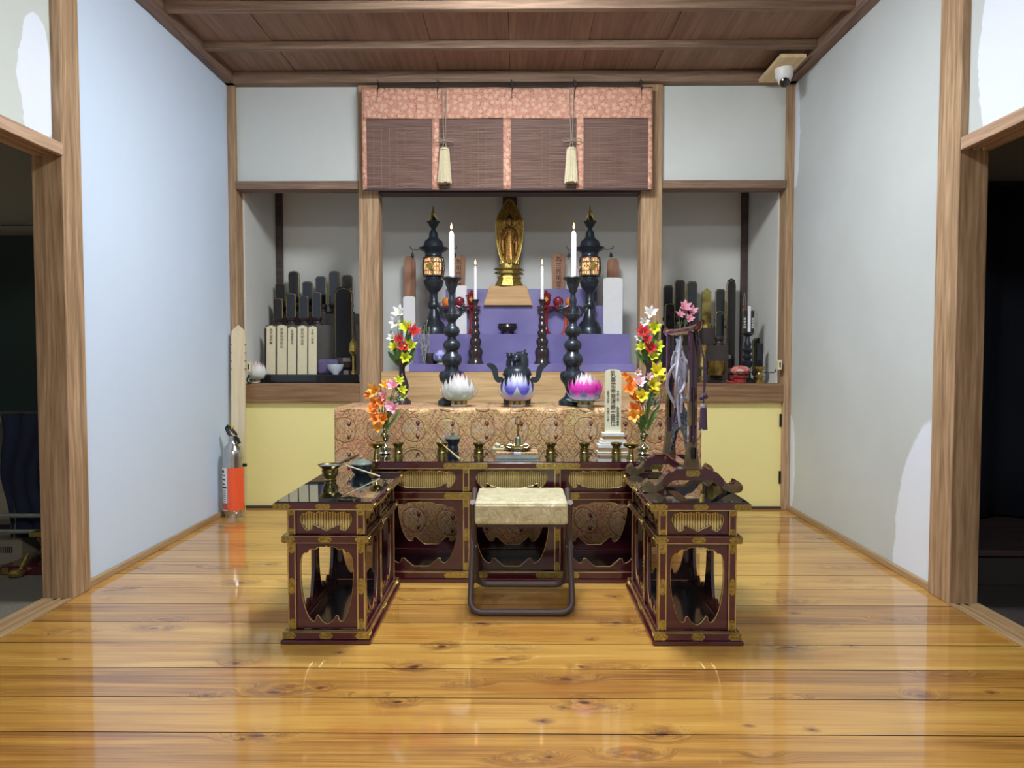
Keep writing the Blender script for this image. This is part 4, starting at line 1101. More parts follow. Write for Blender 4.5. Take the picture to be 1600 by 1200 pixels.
def lantern(px, s_):
    t = thing('temple_lantern', 'tall black metal temple lantern with lit orange panels, ' + s_ + ' of the Buddha', 'lantern', foot_at(px, Yl, zBt), 0, 'pair of temple lanterns')
    k = Yl / F
    MB().lathe(prof(lp, Yl, 521), seg=32).build('lantern_base', M['iron'], t, True, angle=50)
    MB().lathe(prof(lr, Yl, 521), seg=32, cap=False).build('lantern_roof', M['iron'], t, True, angle=50)
    pp = MB().lathe(prof([(14.0, 431), (15.6, 425), (16.0, 417), (15.6, 409), (14.0, 402)], Yl, 521), seg=32, cap=False).build('paper_light', M['lantern'], t, True)
    mb = MB()
    def rr(z): return (15.0 + 1.6 * math.sin(math.pi * (z - 402) / 29)) * k + .0016
    for i in range(6):
        a = 2 * math.pi * i / 6 + .52
        mb.tube([(rr(z) * math.cos(a), rr(z) * math.sin(a), (521 - z) * k) for z in (431, 424, 417, 410, 402)], .004, 6)
    for z in (430.5, 402.5): mb.tube([(rr(z) * math.cos(a / 16 * math.pi), rr(z) * math.sin(a / 16 * math.pi), (521 - z) * k) for a in range(32)], .004, 6, closed=True)
    r3 = random.Random(11)
    for i in range(24):
        a0 = 2 * math.pi * i / 24
        for zc_ in (407, 413, 420, 426):
            ph = r3.uniform(0, 6); pts = []
            for j in range(7):
                tt = ph + j * .75; a = a0 + .15 * math.cos(tt); z = zc_ + 3.4 * math.sin(tt)
                pts.append((rr(z) * math.cos(a), rr(z) * math.sin(a), (521 - z) * k))
            mb.tube(pts, .0022, 4, cap=False)
    mb.build('openwork_cage', M['iron'], t, True, weld=False)
    mb = MB(); mb.M = Matrix.Rotation(R(-12 if px < 800 else 12), 4, 'Z')
    mb.prism([(0, -.03), (.02, -.012), (.026, .006), (.012, .014), (0, .02), (-.012, .014), (-.026, .006), (-.02, -.012)], -rr(417) - .005, -rr(417) - .001)
    o = mb.build('gold_crest', M['goldleaf'], t); o.location = (0, 0, (521 - 416) * k)
    mb = MB()
    fl = [(0, 0), (5, 3), (6, 9), (4, 15), (1.5, 21), (0, 28), (-1.5, 21), (-4, 15), (-6, 9), (-5, 3)]
    mb.prism([(a * k, b * k) for a, b in fl], -.003, .003); 
    mb2 = MB(); mb2.M = Matrix.Rotation(R(60), 4, 'Z'); mb2.prism([(a * k, b * k) for a, b in fl], -.003, .003)
    o = mb.build('flame_finial', M['goldleaf'], t); o.location = (0, 0, (521 - 350) * k)
    o = mb2.build('flame_finial', M['goldleaf'], t); o.location = (0, 0, (521 - 350) * k)
    o = MB().lathe([(0, 0), (5 * k, 2 * k), (5.2 * k, 7 * k), (2 * k, 12 * k), (0, 15 * k)], seg=16).build('jewel', M['iron'], t, True); o.location = (0, 0, (521 - 350) * k)
    s2 = 1
    hx = 22 * k
    mb = MB()
    for s3 in (-1, 1):
        z0 = (521 - 389) * k
        mb.tube([(s3 * hx, 0, z0), (s3 * (hx + .03), 0, z0 - .002), (s3 * (hx + .058), 0, z0 + .004), (s3 * (hx + .062), 0, z0 + .018), (s3 * (hx + .052), 0, z0 + .018)], .003, 6)
        b0 = (s3 * (hx + .046), 0, z0 - .05)
        mb.tube([(s3 * (hx + .046), 0, z0), (s3 * (hx + .046), 0, z0 - .02)], .0014, 4)
        mb.lathe([(0, .03), (.007, .024), (.010, .008), (.014, 0), (0, .0)], b0, 10)
        mb.tube([(b0[0], 0, b0[2]), (b0[0], 0, b0[2] - .014)], .003, 5)
    mb.build('roof_hooks_and_bells', M['iron'], t, True, weld=False)
    return t
lantern(678, 'left'); lantern(921, 'right')

# small black three-legged bowl in the middle
t = thing('incense_bowl', 'small shiny black bowl with three feet on the middle purple step', 'incense bowl', foot_at(793, 4.72, zBt))
k = 4.72 / F
MB().lathe([(0, 3 * k), (9 * k, 3.5 * k), (14 * k, 7 * k), (16 * k, 11 * k), (14.5 * k, 15 * k), (15.5 * k, 16 * k), (13 * k, 16 * k), (12 * k, 10 * k), (0, 8 * k)], seg=32, cap=False).build('bowl', M['bronze'], t, True)
for i in range(3):
    a = R(-90 + 120 * i); c_ = (9 * k * math.cos(a), 9 * k * math.sin(a))
    MB().tube([(c_[0], c_[1], 5 * k), (c_[0] * 1.1, c_[1] * 1.1, 0)], [.01, .007], 8).build('foot', M['bronze'], t, True)

# offering stands with bowls and fruit
def takatsuki(px, Y, rtop, ytop, mat, lab):
    k = Y / F; H_ = (521 - ytop) * k
    t = thing('offering_stand', lab, 'offering stand', foot_at(px, Y, zBt), 0, 'red lacquer offering stands')
    MB().lathe([(.036, 0), (.034, .008), (.018, .03), (.012, .06), (.011, H_ - .05), (.02, H_ - .02), (rtop * .8, H_ - .01), (rtop, H_ + .004), (rtop, H_ + .008), (rtop * .9, H_ + .002), (0, H_)], seg=32, cap=False).build('stand_body', mat, t, True, angle=50)
    return zBt + H_ + .002
def lidded(px, Y, z, lab):
    t = thing('lidded_bowl', lab, 'lidded bowl', (X_(px, Y), Y, z), 0, 'red lidded bowls')
    MB().lathe([(0, 0), (.018, 0), (.016, .012), (.026, .022), (.032, .05), (.033, .078), (.03, .078), (0, .07)], seg=28, cap=False).build('bowl', M['redlac'], t, True)
    MB().lathe([(.038, .079), (.039, .083), (.026, .094), (.010, .099), (.010, .104), (.013, .11), (.006, .114), (0, .115)], seg=28).build('lid', M['redlac'], t, True)
    mb = MB(); mb.prism([(0, .036), (.014, .052), (0, .068), (-.014, .052)], -.0335, -.0322); mb.build('gold_diamond', M['goldleaf'], t)
def fruit(nm, px, Y, z, r, m, lab):
    t = thing(nm, lab, 'fruit', (X_(px, Y), Y, z))
    mb = MB(); mb.lathe([(0, r * .12), (r * .35, .0), (r * .8, r * .35), (r, r), (r * .85, r * 1.55), (r * .4, r * 1.86), (r * .12, r * 1.78), (0, r * 1.7)], seg=28); mb.build('flesh', m, t, True)
    MB().tube([(0, 0, r * 1.68), (.002, 0, r * 2.0)], .0018, 5).build('stem', M['darkbeam'], t)
apple = plain('dark_red_apple', (128, 30, 46), .3, 0, .3, var=.3, nscale=20); orng = plain('orange_peel', (226, 134, 58), .5, var=.1, nscale=60, bump=.3)
for s_, nm in ((-1, 'left'), (1, 'right')):
    pc = 795
    z = takatsuki(pc + s_ * 58, 4.79, .062, 479, M['redlac'], 'deep red lacquer stand carrying the lidded bowl, %s of the statue block' % nm)
    lidded(pc + s_ * 58 , 4.79, z, 'dark red lidded bowl with gold diamond, %s of the statue block' % nm)
    z = takatsuki(pc + s_ * 89, 4.80, .088, 479, M['orangelac'], 'orange-red lacquer stand carrying an apple and an orange, %s of the statue' % nm)
    fruit('apple', pc + s_ * 77, 4.77, z, .036, apple, 'dark red apple on the %s offering stand' % nm)
    fruit('orange', pc + s_ * 96, 4.80, z, .036, orng, 'orange fruit on the %s offering stand' % nm)

# ------------------------------------------------------------ tablets
def tablet(nm, lab, px, Y, z, w, h, m, text=None, ts=.02, ink=None, arch=.12, lean=0, cat='tablet', top=None, group=None, th=.008):
    t = thing(nm, lab, cat, (X_(px, Y), Y, z), 0, group); t.rotation_euler = (R(-lean), 0, 0)
    wt = w if top is None else top
    mb = MB(); mb.prism([(-w / 2, 0), (w / 2, 0), (wt / 2, h * (1 - arch * .5)), (wt / 2 * .8, h * (1 - arch * .2)), (wt * .3, h), (-wt * .3, h), (-wt / 2 * .8, h * (1 - arch * .2)), (-wt / 2, h * (1 - arch * .5))], -th / 2, th / 2)
    bo = mb.build('board', m, t)
    for i, (tx, s, x, zz) in enumerate(text or []):
        txt(tx, s, (x, -th / 2 - .0003, zz), ink or M['ink'], t)
    return t
tablet('inscribed_tablet', 'brown wooden tablet with a column of brushed characters, right of the statue', 872, 5.04, zDt, .085, Z_(397, 5.04) - zDt, M['brown_tablet'], [('為三界萬霊位', .044, 0, Z_(401, 5.04) - zDt)], arch=.12, top=.10, cat='memorial tablet')
tablet('inscribed_tablet', 'brown wooden tablet half hidden behind the tall left candle', 717, 5.04, zDt, .085, Z_(399, 5.04) - zDt, M['brown_tablet'], [('先祖代々諸霊', .042, 0, Z_(405, 5.04) - zDt)], arch=.12, top=.10, cat='memorial tablet')
k = 4.82 / F
tablet('paper_tablet', 'white paper tablet with fine writing behind the tall left candlestick', 721, 4.80, zBt, 17 * k, 76 * k, M['paper'], [('供養法要', .03, .006, .25), ('令和八年', .018, -.02, .2)], arch=.02, cat='paper tablet')
tablet('paper_tablet', 'tall white paper tablet on the purple step right of the right lantern', 957, 4.80, zBt, 30 * k, 88 * k, M['paper'], None, arch=.05, cat='paper tablet')
tablet('inscribed_tablet', 'plain brown wooden tablet standing right of the right lantern', 957, 5.04, zBt, .085, Z_(404, 5.04) - zBt, M['brown_tablet'], None, arch=.1, cat='memorial tablet')
tablet('inscribed_tablet', 'plain brown wooden tablet standing left of the left lantern', 641, 5.04, zbo, .085, Z_(400, 5.04) - zbo, M['brown_tablet'], None, arch=.1, cat='memorial tablet')
tablet('paper_tablet', 'white paper slip standing between the purple step and the left post', 640, 4.80, zbo, 19 * k, (Z_(463, 4.8) - zbo), M['paper'], None, arch=.03, cat='paper tablet')

# white tablet on the front table
Yi = 3.26; k = Yi / F; zT = .519
t = thing('white_memorial_tablet', 'white wooden memorial tablet with black brush writing on a tiered white base', 'memorial tablet', (X_(958, Yi), Yi, zT))
whitelac = plain('white_lacquer', (224, 226, 222), .5, var=.03)
y0 = 557 + (.96 - zT) / Yi * F + 1
q = lambda y: (y0 - y) * k
mb = MB(); mb.prism([(-12.5 * k, q(677)), (12.5 * k, q(677)), (12.8 * k, q(583)), (10 * k, q(579.5)), (5 * k, q(578)), (-5 * k, q(578)), (-10 * k, q(579.5)), (-12.8 * k, q(583))], -.007, .007)
mb.build('board', M['white_wood'].copy() if False else plain('pale_cypress', (226, 226, 200), .6, var=.03), t)
txt('ア'.replace('ア', '乳'), .030, (0, -.0075, q(580.5)), M['ink'], t)
txt('善志幸厳清善士霊位', .0258, (.0, -.0075, q(590.5)), M['ink'], t, spacing=.97)
txt('令和八年', .0125, (.022, -.0075, q(611)), M['ink'], t)
txt('俗名海東中萬幸', .0135, (.022, -.0075, q(636)), M['ink'], t, spacing=.97)
txt('三月十六日', .0125, (-.023, -.0075, q(611)), M['ink'], t, spacing=.9)
txt('行年八十才', .0125, (-.023, -.0075, q(638)), M['ink'], t)
tz = 0
for hw_, ya_, yb_, m_ in ((24, y0, 711, whitelac), (24.5, 711, 706, whitelac), (22, 706, 700, M['pine']), (24, 700, 695, whitelac), (21, 695, 691, whitelac), (19, 691, 687, whitelac), (14, 687, 682, M['pinebox']), (17, 682, 677, whitelac)):
    if yb_ >= y0: continue
    MB().box(-hw_ * k, hw_ * k, -hw_ * k * .55, hw_ * k * .55, q(min(ya_, y0)), q(yb_), .0015).build('base_tier', m_, t)
mb = MB()
for i in range(7):
    if i != 3: mb.box((i - 3) * 6.4 * k - .0025, (i - 3) * 6.4 * k + .0025, -24 * k * .55 - .001, -24 * k * .55, q(713.5), q(711.5))
mb.build('dark_inlays', M['ink'], t, weld=False)

# ------------------------------------------------------------ lotus lamps
def grad(name, stops, z0, z1, sss=.15, rough=.55):
    t = NT(name); z = t.sep(t.coords())[2]
    n = t.noise(t.mapped(t.coords(), (60, 60, 4)), 2, 2)
    return t.out(t.ramp(t.math('ADD', t.smooth(z, z0, z1), t.math('MULTIPLY', t.math('SUBTRACT', n, .5), .12)), stops), rough, sss=sss)
def petals(mb, n, off, r0, z0, rm, zm, rt, zt_, w, cup=.35):
    for i in range(n):
        a = 2 * math.pi * i / n + off
        ca, sa = math.cos(a), math.sin(a)
        def fn(u, v):
            # quadratic path base - middle - tip
            rr = (1 - v) ** 2 * r0 + 2 * v * (1 - v) * rm + v * v * rt
            zz = (1 - v) ** 2 * z0 + 2 * v * (1 - v) * zm + v * v * zt_
            ww = w * (.30 + .70 * math.sin(math.pi * min(1, v * .92 + .08) ** .9)) * (1 - v ** 5) ; uu = (u - .5) * 2
            rr -= cup * abs(uu) ** 2 * ww * .5
            return (ca * rr - sa * uu * ww, sa * rr + ca * uu * ww, zz)
        mb.sheet(fn, 4, 8)
def lotus(px, Y, z, lab, mats, s_=1.0, flat=False, green=True):
    t = thing('lotus_lamp', lab, 'lotus lamp', (X_(px, Y), Y, z))
    t.scale = (s_,) * 3
    MB().lathe([(0, 0), (.038, 0), (.042, .008), (.040, .012), (0, .012)], seg=28).build('foot_disc', M['paper'], t, True)
    MB().lathe([(.041, .012), (.042, .030), (0, .030)], seg=28).build('gold_band', M['oldbrass'], t, True)
    if flat:
        mb = MB(); petals(mb, 8, .2, .03, .028, .07, .022, .115, .036, .022, .1); mb.build('lowest_petals', mats[3], t, True)
        mb = MB(); petals(mb, 8, .6, .03, .03, .085, .03, .098, .085, .026); mb.build('outer_petals', mats[2], t, True)
    else:
        mb = MB(); petals(mb, 8, R(-90), .03, .03, .098, .032, .098, .108, .028); mb.build('outer_petals', mats[2], t, True)
    mb = MB(); petals(mb, 10, R(-72), .03, .03, .098, .05, .082, .132, .030); petals(mb, 10, R(-90), .028, .03, .090, .06, .066, .142, .028); mb.build('middle_petals', mats[1], t, True)
    mb = MB(); petals(mb, 9, R(-70), .02, .04, .07, .08, .044, .162, .022); petals(mb, 7, R(-90), .02, .04, .05, .09, .026, .172, .02); mb.build('inner_petals', mats[0], t, True)
    return t
wp = grad('white_petal_pink_tip', [(0, (226, 232, 226)), (.75, (236, 238, 236)), (1, (240, 206, 214))], .03, .17)
wp2 = grad('white_petal', [(0, (206, 220, 206)), (.4, (234, 238, 236)), (1, (238, 234, 236))], .03, .16)
lotus(717, 3.575, BZ, 'white lotus-shaped lamp with faint pink tips on the brocade table', [wp, wp2, wp2])
bp = grad('blue_petal', [(0, (206, 206, 240)), (.35, (118, 112, 226)), (.75, (132, 126, 232)), (1, (200, 200, 244))], .03, .13)
lotus(808, 3.575, BZ, 'blue and white lotus-shaped lamp in the middle of the brocade table', [grad('white_blue_petal', [(0, (170, 170, 236)), (.5, (214, 222, 244)), (1, (236, 240, 248))], .05, .17), bp, grad('pale_petal', [(0, (226, 200, 226)), (.35, (206, 214, 224)), (1, (228, 234, 238))], .03, .12)])
pk = grad('magenta_petal', [(0, (240, 190, 226)), (.35, (232, 60, 190)), (.8, (236, 70, 200)), (1, (238, 140, 214))], .03, .14)
lotus(915, 3.575, BZ, 'magenta pink lotus-shaped lamp beside the white tablet', [grad('white_top_petal', [(0, (236, 100, 200)), (.6, (240, 216, 234)), (1, (242, 238, 242))], .05, .16), pk, grad('violet_teal_petal', [(0, (236, 220, 236)), (.5, (150, 140, 200)), (1, (110, 190, 206))], .03, .09), grad('teal_petal', [(0, (200, 226, 226)), (1, (90, 190, 196))], .025, .036)], 1.02, True)
lotus(688, 4.55, zA, 'small violet lotus bud on the lowest purple step behind the left candlestick', [bp, bp, grad('green_white_petal', [(0, (150, 180, 130)), (1, (210, 220, 230))], .03, .1)], .55)
lotus(401, 4.62, .785, 'pale pink lotus lamp at the left end of the alcove shelf', [wp, wp, wp2], .85)

# ------------------------------------------------------------ big black incense burner with a lion
Yk = 3.74; k = Yk / F
t = thing('lion_incense_burner', 'black bronze incense burner with tall ear handles and lion lid behind the blue lotus', 'incense burner', foot_at(808, Yk, BZ))
pk_ = [(0, 625), (12, 625), (20, 619), (25, 610), (26, 602), (24, 596), (20, 592), (20, 589), (23, 587), (23, 585), (0, 585)]
MB().lathe(prof(pk_, Yk, 633), seg=36).build('body', M['iron'], t, True, angle=50)
MB().lathe(prof([(22, 585), (21, 580), (17, 575), (9, 572.5), (0, 572)], Yk, 633), seg=36).build('lid', M['iron'], t, True)
for i in range(3):
    a = R(-30 + 120 * i); rr = 18 * k
    MB().tube([(rr * math.cos(a), rr * math.sin(a), 14 * k), (rr * 1.1 * math.cos(a), rr * 1.1 * math.sin(a), 6 * k), (rr * 1.02 * math.cos(a), rr * 1.02 * math.sin(a), 0)], [.02, .014, .016], 10).build('foot', M['iron'], t, True)
for s_ in (-1, 1):
    pth = [(22, 592), (28, 595), (32, 592), (34, 584), (36, 577), (40, 572), (47, 570.5)]
    o_ = [(20, 596), (28, 599), (33, 597), (37, 590), (39, 582), (42, 577), (48, 571), (46, 569), (40, 568.5), (34, 572), (30.5, 578), (29.5, 586), (28, 590), (24, 590)]
    mb = MB(); mb.prism([(s_ * v.x * k, (633 - v.z) * k) for v in closed_cat(o_)], -.008, .008); mb.build('ear_handle', M['iron'], t)
lb = MB(); q = lambda x, y, yy=0: (x * k, yy, (633 - y) * k)
lb.tube([q(9, 574), q(9, 563), q(7, 556), q(3, 556), q(-4, 562), q(-8, 566)], [.03, .03, .026, .022, .018, .014], 10)   # seated body
lb.sphere(q(-1, 561, -.012), .022, 12); lb.sphere(q(-3, 564, -.03), .013, 10)
lb.tube([q(-4, 575, -.02), q(-4, 566, -.015)], .009, 8); lb.tube([q(2, 575, -.02), q(2, 566, -.015)], .009, 8)
lb.tube([q(12, 560), q(13, 554), q(10, 551), q(13, 547)], [.012, .014, .010, .003], 8)
lb.sphere(q(9, 556), .022, 12)
for e in (-5, 3): lb.tube([q(e, 556), q(e, 552.5)], [.006, .002], 6)
lb.build('lion_figure', M['iron'], t, True, weld=False)
lb = MB(); lb.tube([q(-14, 574), q(-13, 566), q(-11, 560)], [.012, .014, .012], 8); lb.sphere(q(-12, 557), .017, 12)
lb.tube([q(-17, 552, 0), q(-14, 556), ], [.003, .008], 6); lb.tube([q(-8, 552, 0), q(-10, 556), ], [.003, .008], 6); lb.build('cub_figure', M['iron'], t, True, weld=False)

# ------------------------------------------------------------ flowers
fm = {'orange': plain('orange_petal', (244, 138, 52), .6, var=.12, nscale=60), 'pink': plain('pink_petal', (238, 168, 196), .6, var=.12, nscale=60), 'yellow': plain('yellow_petal', (238, 222, 50), .6, var=.08, nscale=60),
      'lilac': plain('lilac_petal', (240, 206, 226), .6, var=.1, nscale=60), 'amber': plain('amber_petal', (246, 178, 76), .6, var=.12, nscale=60), 'white': M['paper'], 'green': plain('leaf_green', (88, 128, 62), .55, var=.2), 'olive': plain('olive_leaf', (134, 140, 48), .6, var=.2),
      'red': plain('red_petal', (184, 44, 54), .6, var=.15), 'lime': plain('lime_petal', (196, 206, 50), .6, var=.1)}
def frame(d, roll=0):
    return Vector(d).normalized().to_track_quat('Z', 'Y').to_matrix().to_4x4() @ Matrix.Rotation(roll, 4, 'Z')
def lily(mb, c, d, size, n=6, open_=.9, roll=0):
    mb.M = Matrix.Translation(Vector(c)) @ frame(d, roll)
    petals(mb, n // 2, 0, size * .06, 0, size * .30, size * .75, size * open_, size * .85, size * .27, -.4)
    petals(mb, n - n // 2, math.pi / (n // 2), size * .06, 0, size * .28, size * .8, size * open_ * .85, size * .95, size * .24, -.4)
    mb.M = Matrix.Identity(4)
def leaf(mb, pts, w):
    pts = [Vector(p) for p in pts]; n = len(pts) - 1
    def fn(u, v):
        f_ = v * n; i = min(int(f_), n - 1); p = pts[i].lerp(pts[i + 1], f_ - i)
        ww = w * math.sin(math.pi * (v * .86 + .14)) ** .8
        return (p.x + (u - .5) * 2 * ww, p.y - abs(u - .5) * ww, p.z)
    mb.sheet(fn, 4, 10)
def spray(nm, lab, kind, base, blooms, stemtop, Y, leaves=(), colr='orange', size=.045, grp=None):
    """one flower stem: blooms = pixel positions with offsets in depth"""
    t = thing(nm, lab, 'flower', base, 0, grp)
    B = Vector(base); mb = MB()
    for (px, py, dy, s_) in blooms:
        p = P(px, py, Y + dy) - B
        mb.tube([(0, 0, 0), (p.x * .2, p.y * .3, p.z * .4), (p.x * .7, p.y * .8, p.z * .8), tuple(p * .97)], [.0022, .002, .0018, .0015], 6)
    mb.build('stem', fm['green'], t, True, weld=False)
    rr = random.Random(len(lab) + int(base[0] * 100))
    for (px, py, dy, s_) in blooms:
        p = P(px, py, Y + dy) - B
        mb = MB(); dvec = (p.x * 4 + rr.uniform(-.4, .4), -1.1, .55 + rr.uniform(-.4, .3))
        lily(mb, p, dvec, size * s_, 6, rr.uniform(.75, 1.0), rr.uniform(0, 3))
        o = mb.build('blossom', fm[colr], t, True)
        mb = MB(); dv = Vector(dvec).normalized()
        for i in range(4):
            e = Vector((rr.uniform(-1, 1), rr.uniform(-1, 1), rr.uniform(-1, 1))) * .25 + dv
            mb.tube([p, p + e * size * s_ * .6], .0009, 4)
        mb.build('stamens', fm['yellow' if colr != 'yellow' else 'olive'], o)
    for lf in leaves:
        mb = MB(); pts = [P(a, b, Y + c_) - B for a, b, c_ in lf[:-1]]; leaf(mb, pts, lf[-1]); o = mb.build('leaf', fm['green'], t, True)
    return t
Yv = 3.20; kv = Yv / F
vp = [(7, 716.5), (10, 715), (8, 712.5), (9.5, 708), (10, 706), (8, 703), (3.5, 700), (3, 697), (6, 693.5), (9, 689), (9.3, 685), (7, 681), (4.5, 679), (4, 675), (5.5, 671.5), (8.5, 669), (8, 668.3), (4, 671), (3, 676), (0, 678)]
for px, s_ in ((600, 'left'), (1007, 'right')):
    vt = thing('brass_vase', 'pale brass vase with round belly holding the %s bouquet' % s_, 'vase', foot_at(px, Yv, zT), 0, 'pair of brass flower vases')
    MB().lathe(prof(vp, Yv, 716.5), seg=32, cap=False).build('vase_body', M['silverbrass'], vt, True, angle=50)
zm = zT + (716.5 - 677) * kv
bl_ = (X_(600, Yv), Yv, zm)
spray('lily_stem', 'orange lily stem on the left side of the left bouquet', 'lily', bl_, [(590, 632, .0, 1.0), (584, 645, -.02, .9), (596, 628, -.02, .9), (588, 655, -.03, .9), (598, 656, -.03, .9), (579, 618, .0, .7)], 0, Yv, colr='orange', size=.043)
spray('lily_stem', 'amber yellow lily stem at the top of the left bouquet', 'lily', (bl_[0] - .002, Yv + .004, zm), [(588, 612, .01, 1.0), (602, 605, .03, .7), (592, 668, -.03, .8)], 0, Yv, colr='amber', size=.046)
spray('lily_stem', 'pink lily stem on the right side of the left bouquet', 'lily', (bl_[0] + .003, Yv - .002, zm), [(615, 607, .02, 1.0), (602, 620, -.02, .8), (606, 637, -.03, .8), (616, 641, -.03, .9)], 0, Yv, [[(601, 676, 0), (602, 655, -.03), (608, 640, -.05), .010]], colr='pink', size=.042)
spray('lily_stem', 'yellow green lily stem at the right edge of the left bouquet', 'lily', (bl_[0] + .001, Yv + .006, zm), [(627, 612, .04, .8), (622, 598, .05, .8), (630, 622, .04, .6)], 0, Yv, [[(602, 674, 0), (616, 655, .0), (628, 636, .02), .008], [(602, 674, 0), (608, 640, 0), (612, 615, .02), .009]], colr='lime', size=.04)
br_ = (X_(1007, Yv), Yv, zm)
spray('lily_stem', 'orange lily stem on the left side of the right bouquet', 'lily', br_, [(984, 598, .0, .8), (986, 611, -.02, 1.0), (993, 624, -.02, .8), (991, 640, -.02, .9), (979, 588, .01, .6)], 0, Yv, [[(1004, 678, 0), (998, 662, -.02), (986, 652, -.04), .006]], colr='orange', size=.045)
spray('lily_stem', 'amber lily bending low in the right bouquet', 'lily', (br_[0] - .003, Yv - .003, zm), [(991, 651, -.04, 1.0), (1000, 648, -.03, .6)], 0, Yv, [[(1005, 676, 0), (1004, 660, -.03), (998, 648, -.04), .006]], colr='amber', size=.046)
spray('lily_stem', 'pink lily stem in the middle of the right bouquet', 'lily', (br_[0] + .002, Yv + .003, zm), [(998, 602, -.0, 1.0), (997, 583, .01, .55), (1003, 632, -.02, .6), (1012, 592, .02, .7)], 0, Yv, colr='lilac', size=.046)
spray('lily_stem', 'yellow lily stem on the right side of the right bouquet', 'lily', (br_[0] + .004, Yv - .001, zm), [(1024, 584, .03, 1.1), (1016, 602, .0, .95), (1001, 622, -.03, 1.0), (1034, 592, .05, .7), (1020, 612, .0, .7)], 0, Yv, [[(1008, 676, 0), (1020, 650, -.01), (1032, 630, .0), .012], [(1007, 676, 0), (1016, 622, .01), (1036, 608, .03), .007], [(1007, 676, 0), (1012, 640, .01), (1022, 606, .03), .008], [(1007, 678, 0), (1002, 662, -.02), (1000, 650, -.03), .007]], colr='yellow', size=.048)
for nm, base, ctrs in (('left', bl_, [(622, 618), (626, 622), (618, 624), (624, 612), (629, 618), (620, 628)]), ('right', br_, [(1020, 628), (1026, 622), (1032, 616), (1030, 626), (1036, 622), (1016, 634), (1012, 618), (1024, 634)])):
    t = thing('gypsophila_sprig', 'thin sprig of tiny white flowers in the %s bouquet' % nm, 'flower', (base[0] + .001, base[1] + .001, base[2]), 0)
    mb = MB(); mb2 = MB(); rr = random.Random(5)
    for a, b in ctrs:
        p = P(a, b, Yv + .02) - Vector(base)
        mb.tube([(0, 0, 0), (p.x * .3, p.y * .3, p.z * .6), tuple(p)], .0008, 4)
        for i in range(5):
            e = p + Vector((rr.uniform(-1, 1), rr.uniform(-1, 1), rr.uniform(-1, 1))) * .011
            mb.tube([p, e], .0005, 3); mb2.sphere(e, .0028, 6)
    mb.build('stems', fm['green'], t, weld=False); mb2.build('florets', fm['white'], t, weld=False)['kind'] = 'stuff'

# black vases with taller flowers behind
for px, s_ in ((628, 'left'), (1014, 'right')):
    Yb_ = 3.74; kb = Yb_ / F
    vt = thing('black_vase', 'black vase with curved body on the brocade table behind the %s bouquet' % s_, 'vase', foot_at(px, Yb_, BZ), 0, 'pair of black vases')
    MB().lathe(prof([(14, 633), (14, 628), (7, 622), (6, 619), (10, 612), (11, 604), (8, 594), (5, 586), (4.5, 578), (6, 570), (10, 564), (9, 563.5), (3, 572), (0, 574)], Yb_, 633), seg=28, cap=False).build('vase_body', M['bronze'], vt, True, angle=50)
    b0 = (X_(px, Yb_), Yb_, BZ + 60 * kb)
    m_ = -1 if px < 800 else 1
    c0 = px
    spray('artificial_flower', 'red flower stem in the %s black vase' % s_, 'flower', b0, [(c0 + m_ * -12 + 4, 522, 0, 1.0), (c0 - 4, 534, -.03, .8), (c0 + 3, 546, -.03, .9)], 0, Yb_, colr='red', size=.05)
    spray('artificial_flower', 'yellow green flower stem in the %s black vase' % s_, 'flower', (b0[0] + .003, Yb_, b0[2]), [(c0 + 8, 515, .02, 1.0), (c0 - 10, 545, 0, .8), (c0 + 12, 545, 0, 1.0), (c0 + 4, 560, -.03, .9)], 0, Yb_, [[(c0, 575, 0), (c0 - 8, 545, 0), (c0 - 18, 515, .02), .02], [(c0, 575, 0), (c0 + 8, 540, 0), (c0 + 14, 500, .02), .02], [(c0, 575, 0), (c0 + 14, 560, 0), (c0 + 20, 540, 0), .018], [(c0, 575, 0), (c0 - 12, 560, 0), (c0 - 22, 548, 0), .018]], colr='lime', size=.05)
    spray('artificial_flower', 'white flower stem in the %s black vase' % s_, 'flower', (b0[0] - .003, Yb_, b0[2]), [(c0 + m_ * 2, 492, .03, 1.1), (c0 - 8, 505, .02, .9), (c0 - 14, 530, .02, .8)], 0, Yb_, colr='white', size=.045)
# curly sprig by the left lantern
t = thing('curly_sprig', 'thin pale curly twig sprig left of the left lantern foot', 'twig', foot_at(664, 4.6, zA))
mb = MB(); rr = random.Random(8)
for j in range(9):
    p = Vector((rr.uniform(-.006, .006), 0, 0)); pts = [tuple(p)]
    for i in range(10):
        p = p + Vector((rr.uniform(-.012, .012), rr.uniform(-.008, .008), rr.uniform(.012, .034))); pts.append(tuple(p))
        if rr.random() < .6: mb.sphere(p, .004, 6)
    mb.tube(pts, .0014, 4)
mb.build('twigs', plain('pale_green_twig', (168, 180, 140), .7), t, weld=False)
for px in (672, 680):
    t = foot_at(px, 4.54 if px == 672 else 4.60, zA)
    o = MB().lathe([(0, 0), (.018, 0), (.025, .02), (.027, .045), (.023, .07), (.02, .07), (.018, .02), (0, .012)], seg=24, cap=False).build('black_cup', M['bronze'], smooth=True, loc=t)
    tag(o, 'small black cup on the lowest purple step, ' + ('nearer the left post' if px == 672 else 'behind the left candlestick beside the violet bud'), 'cup')

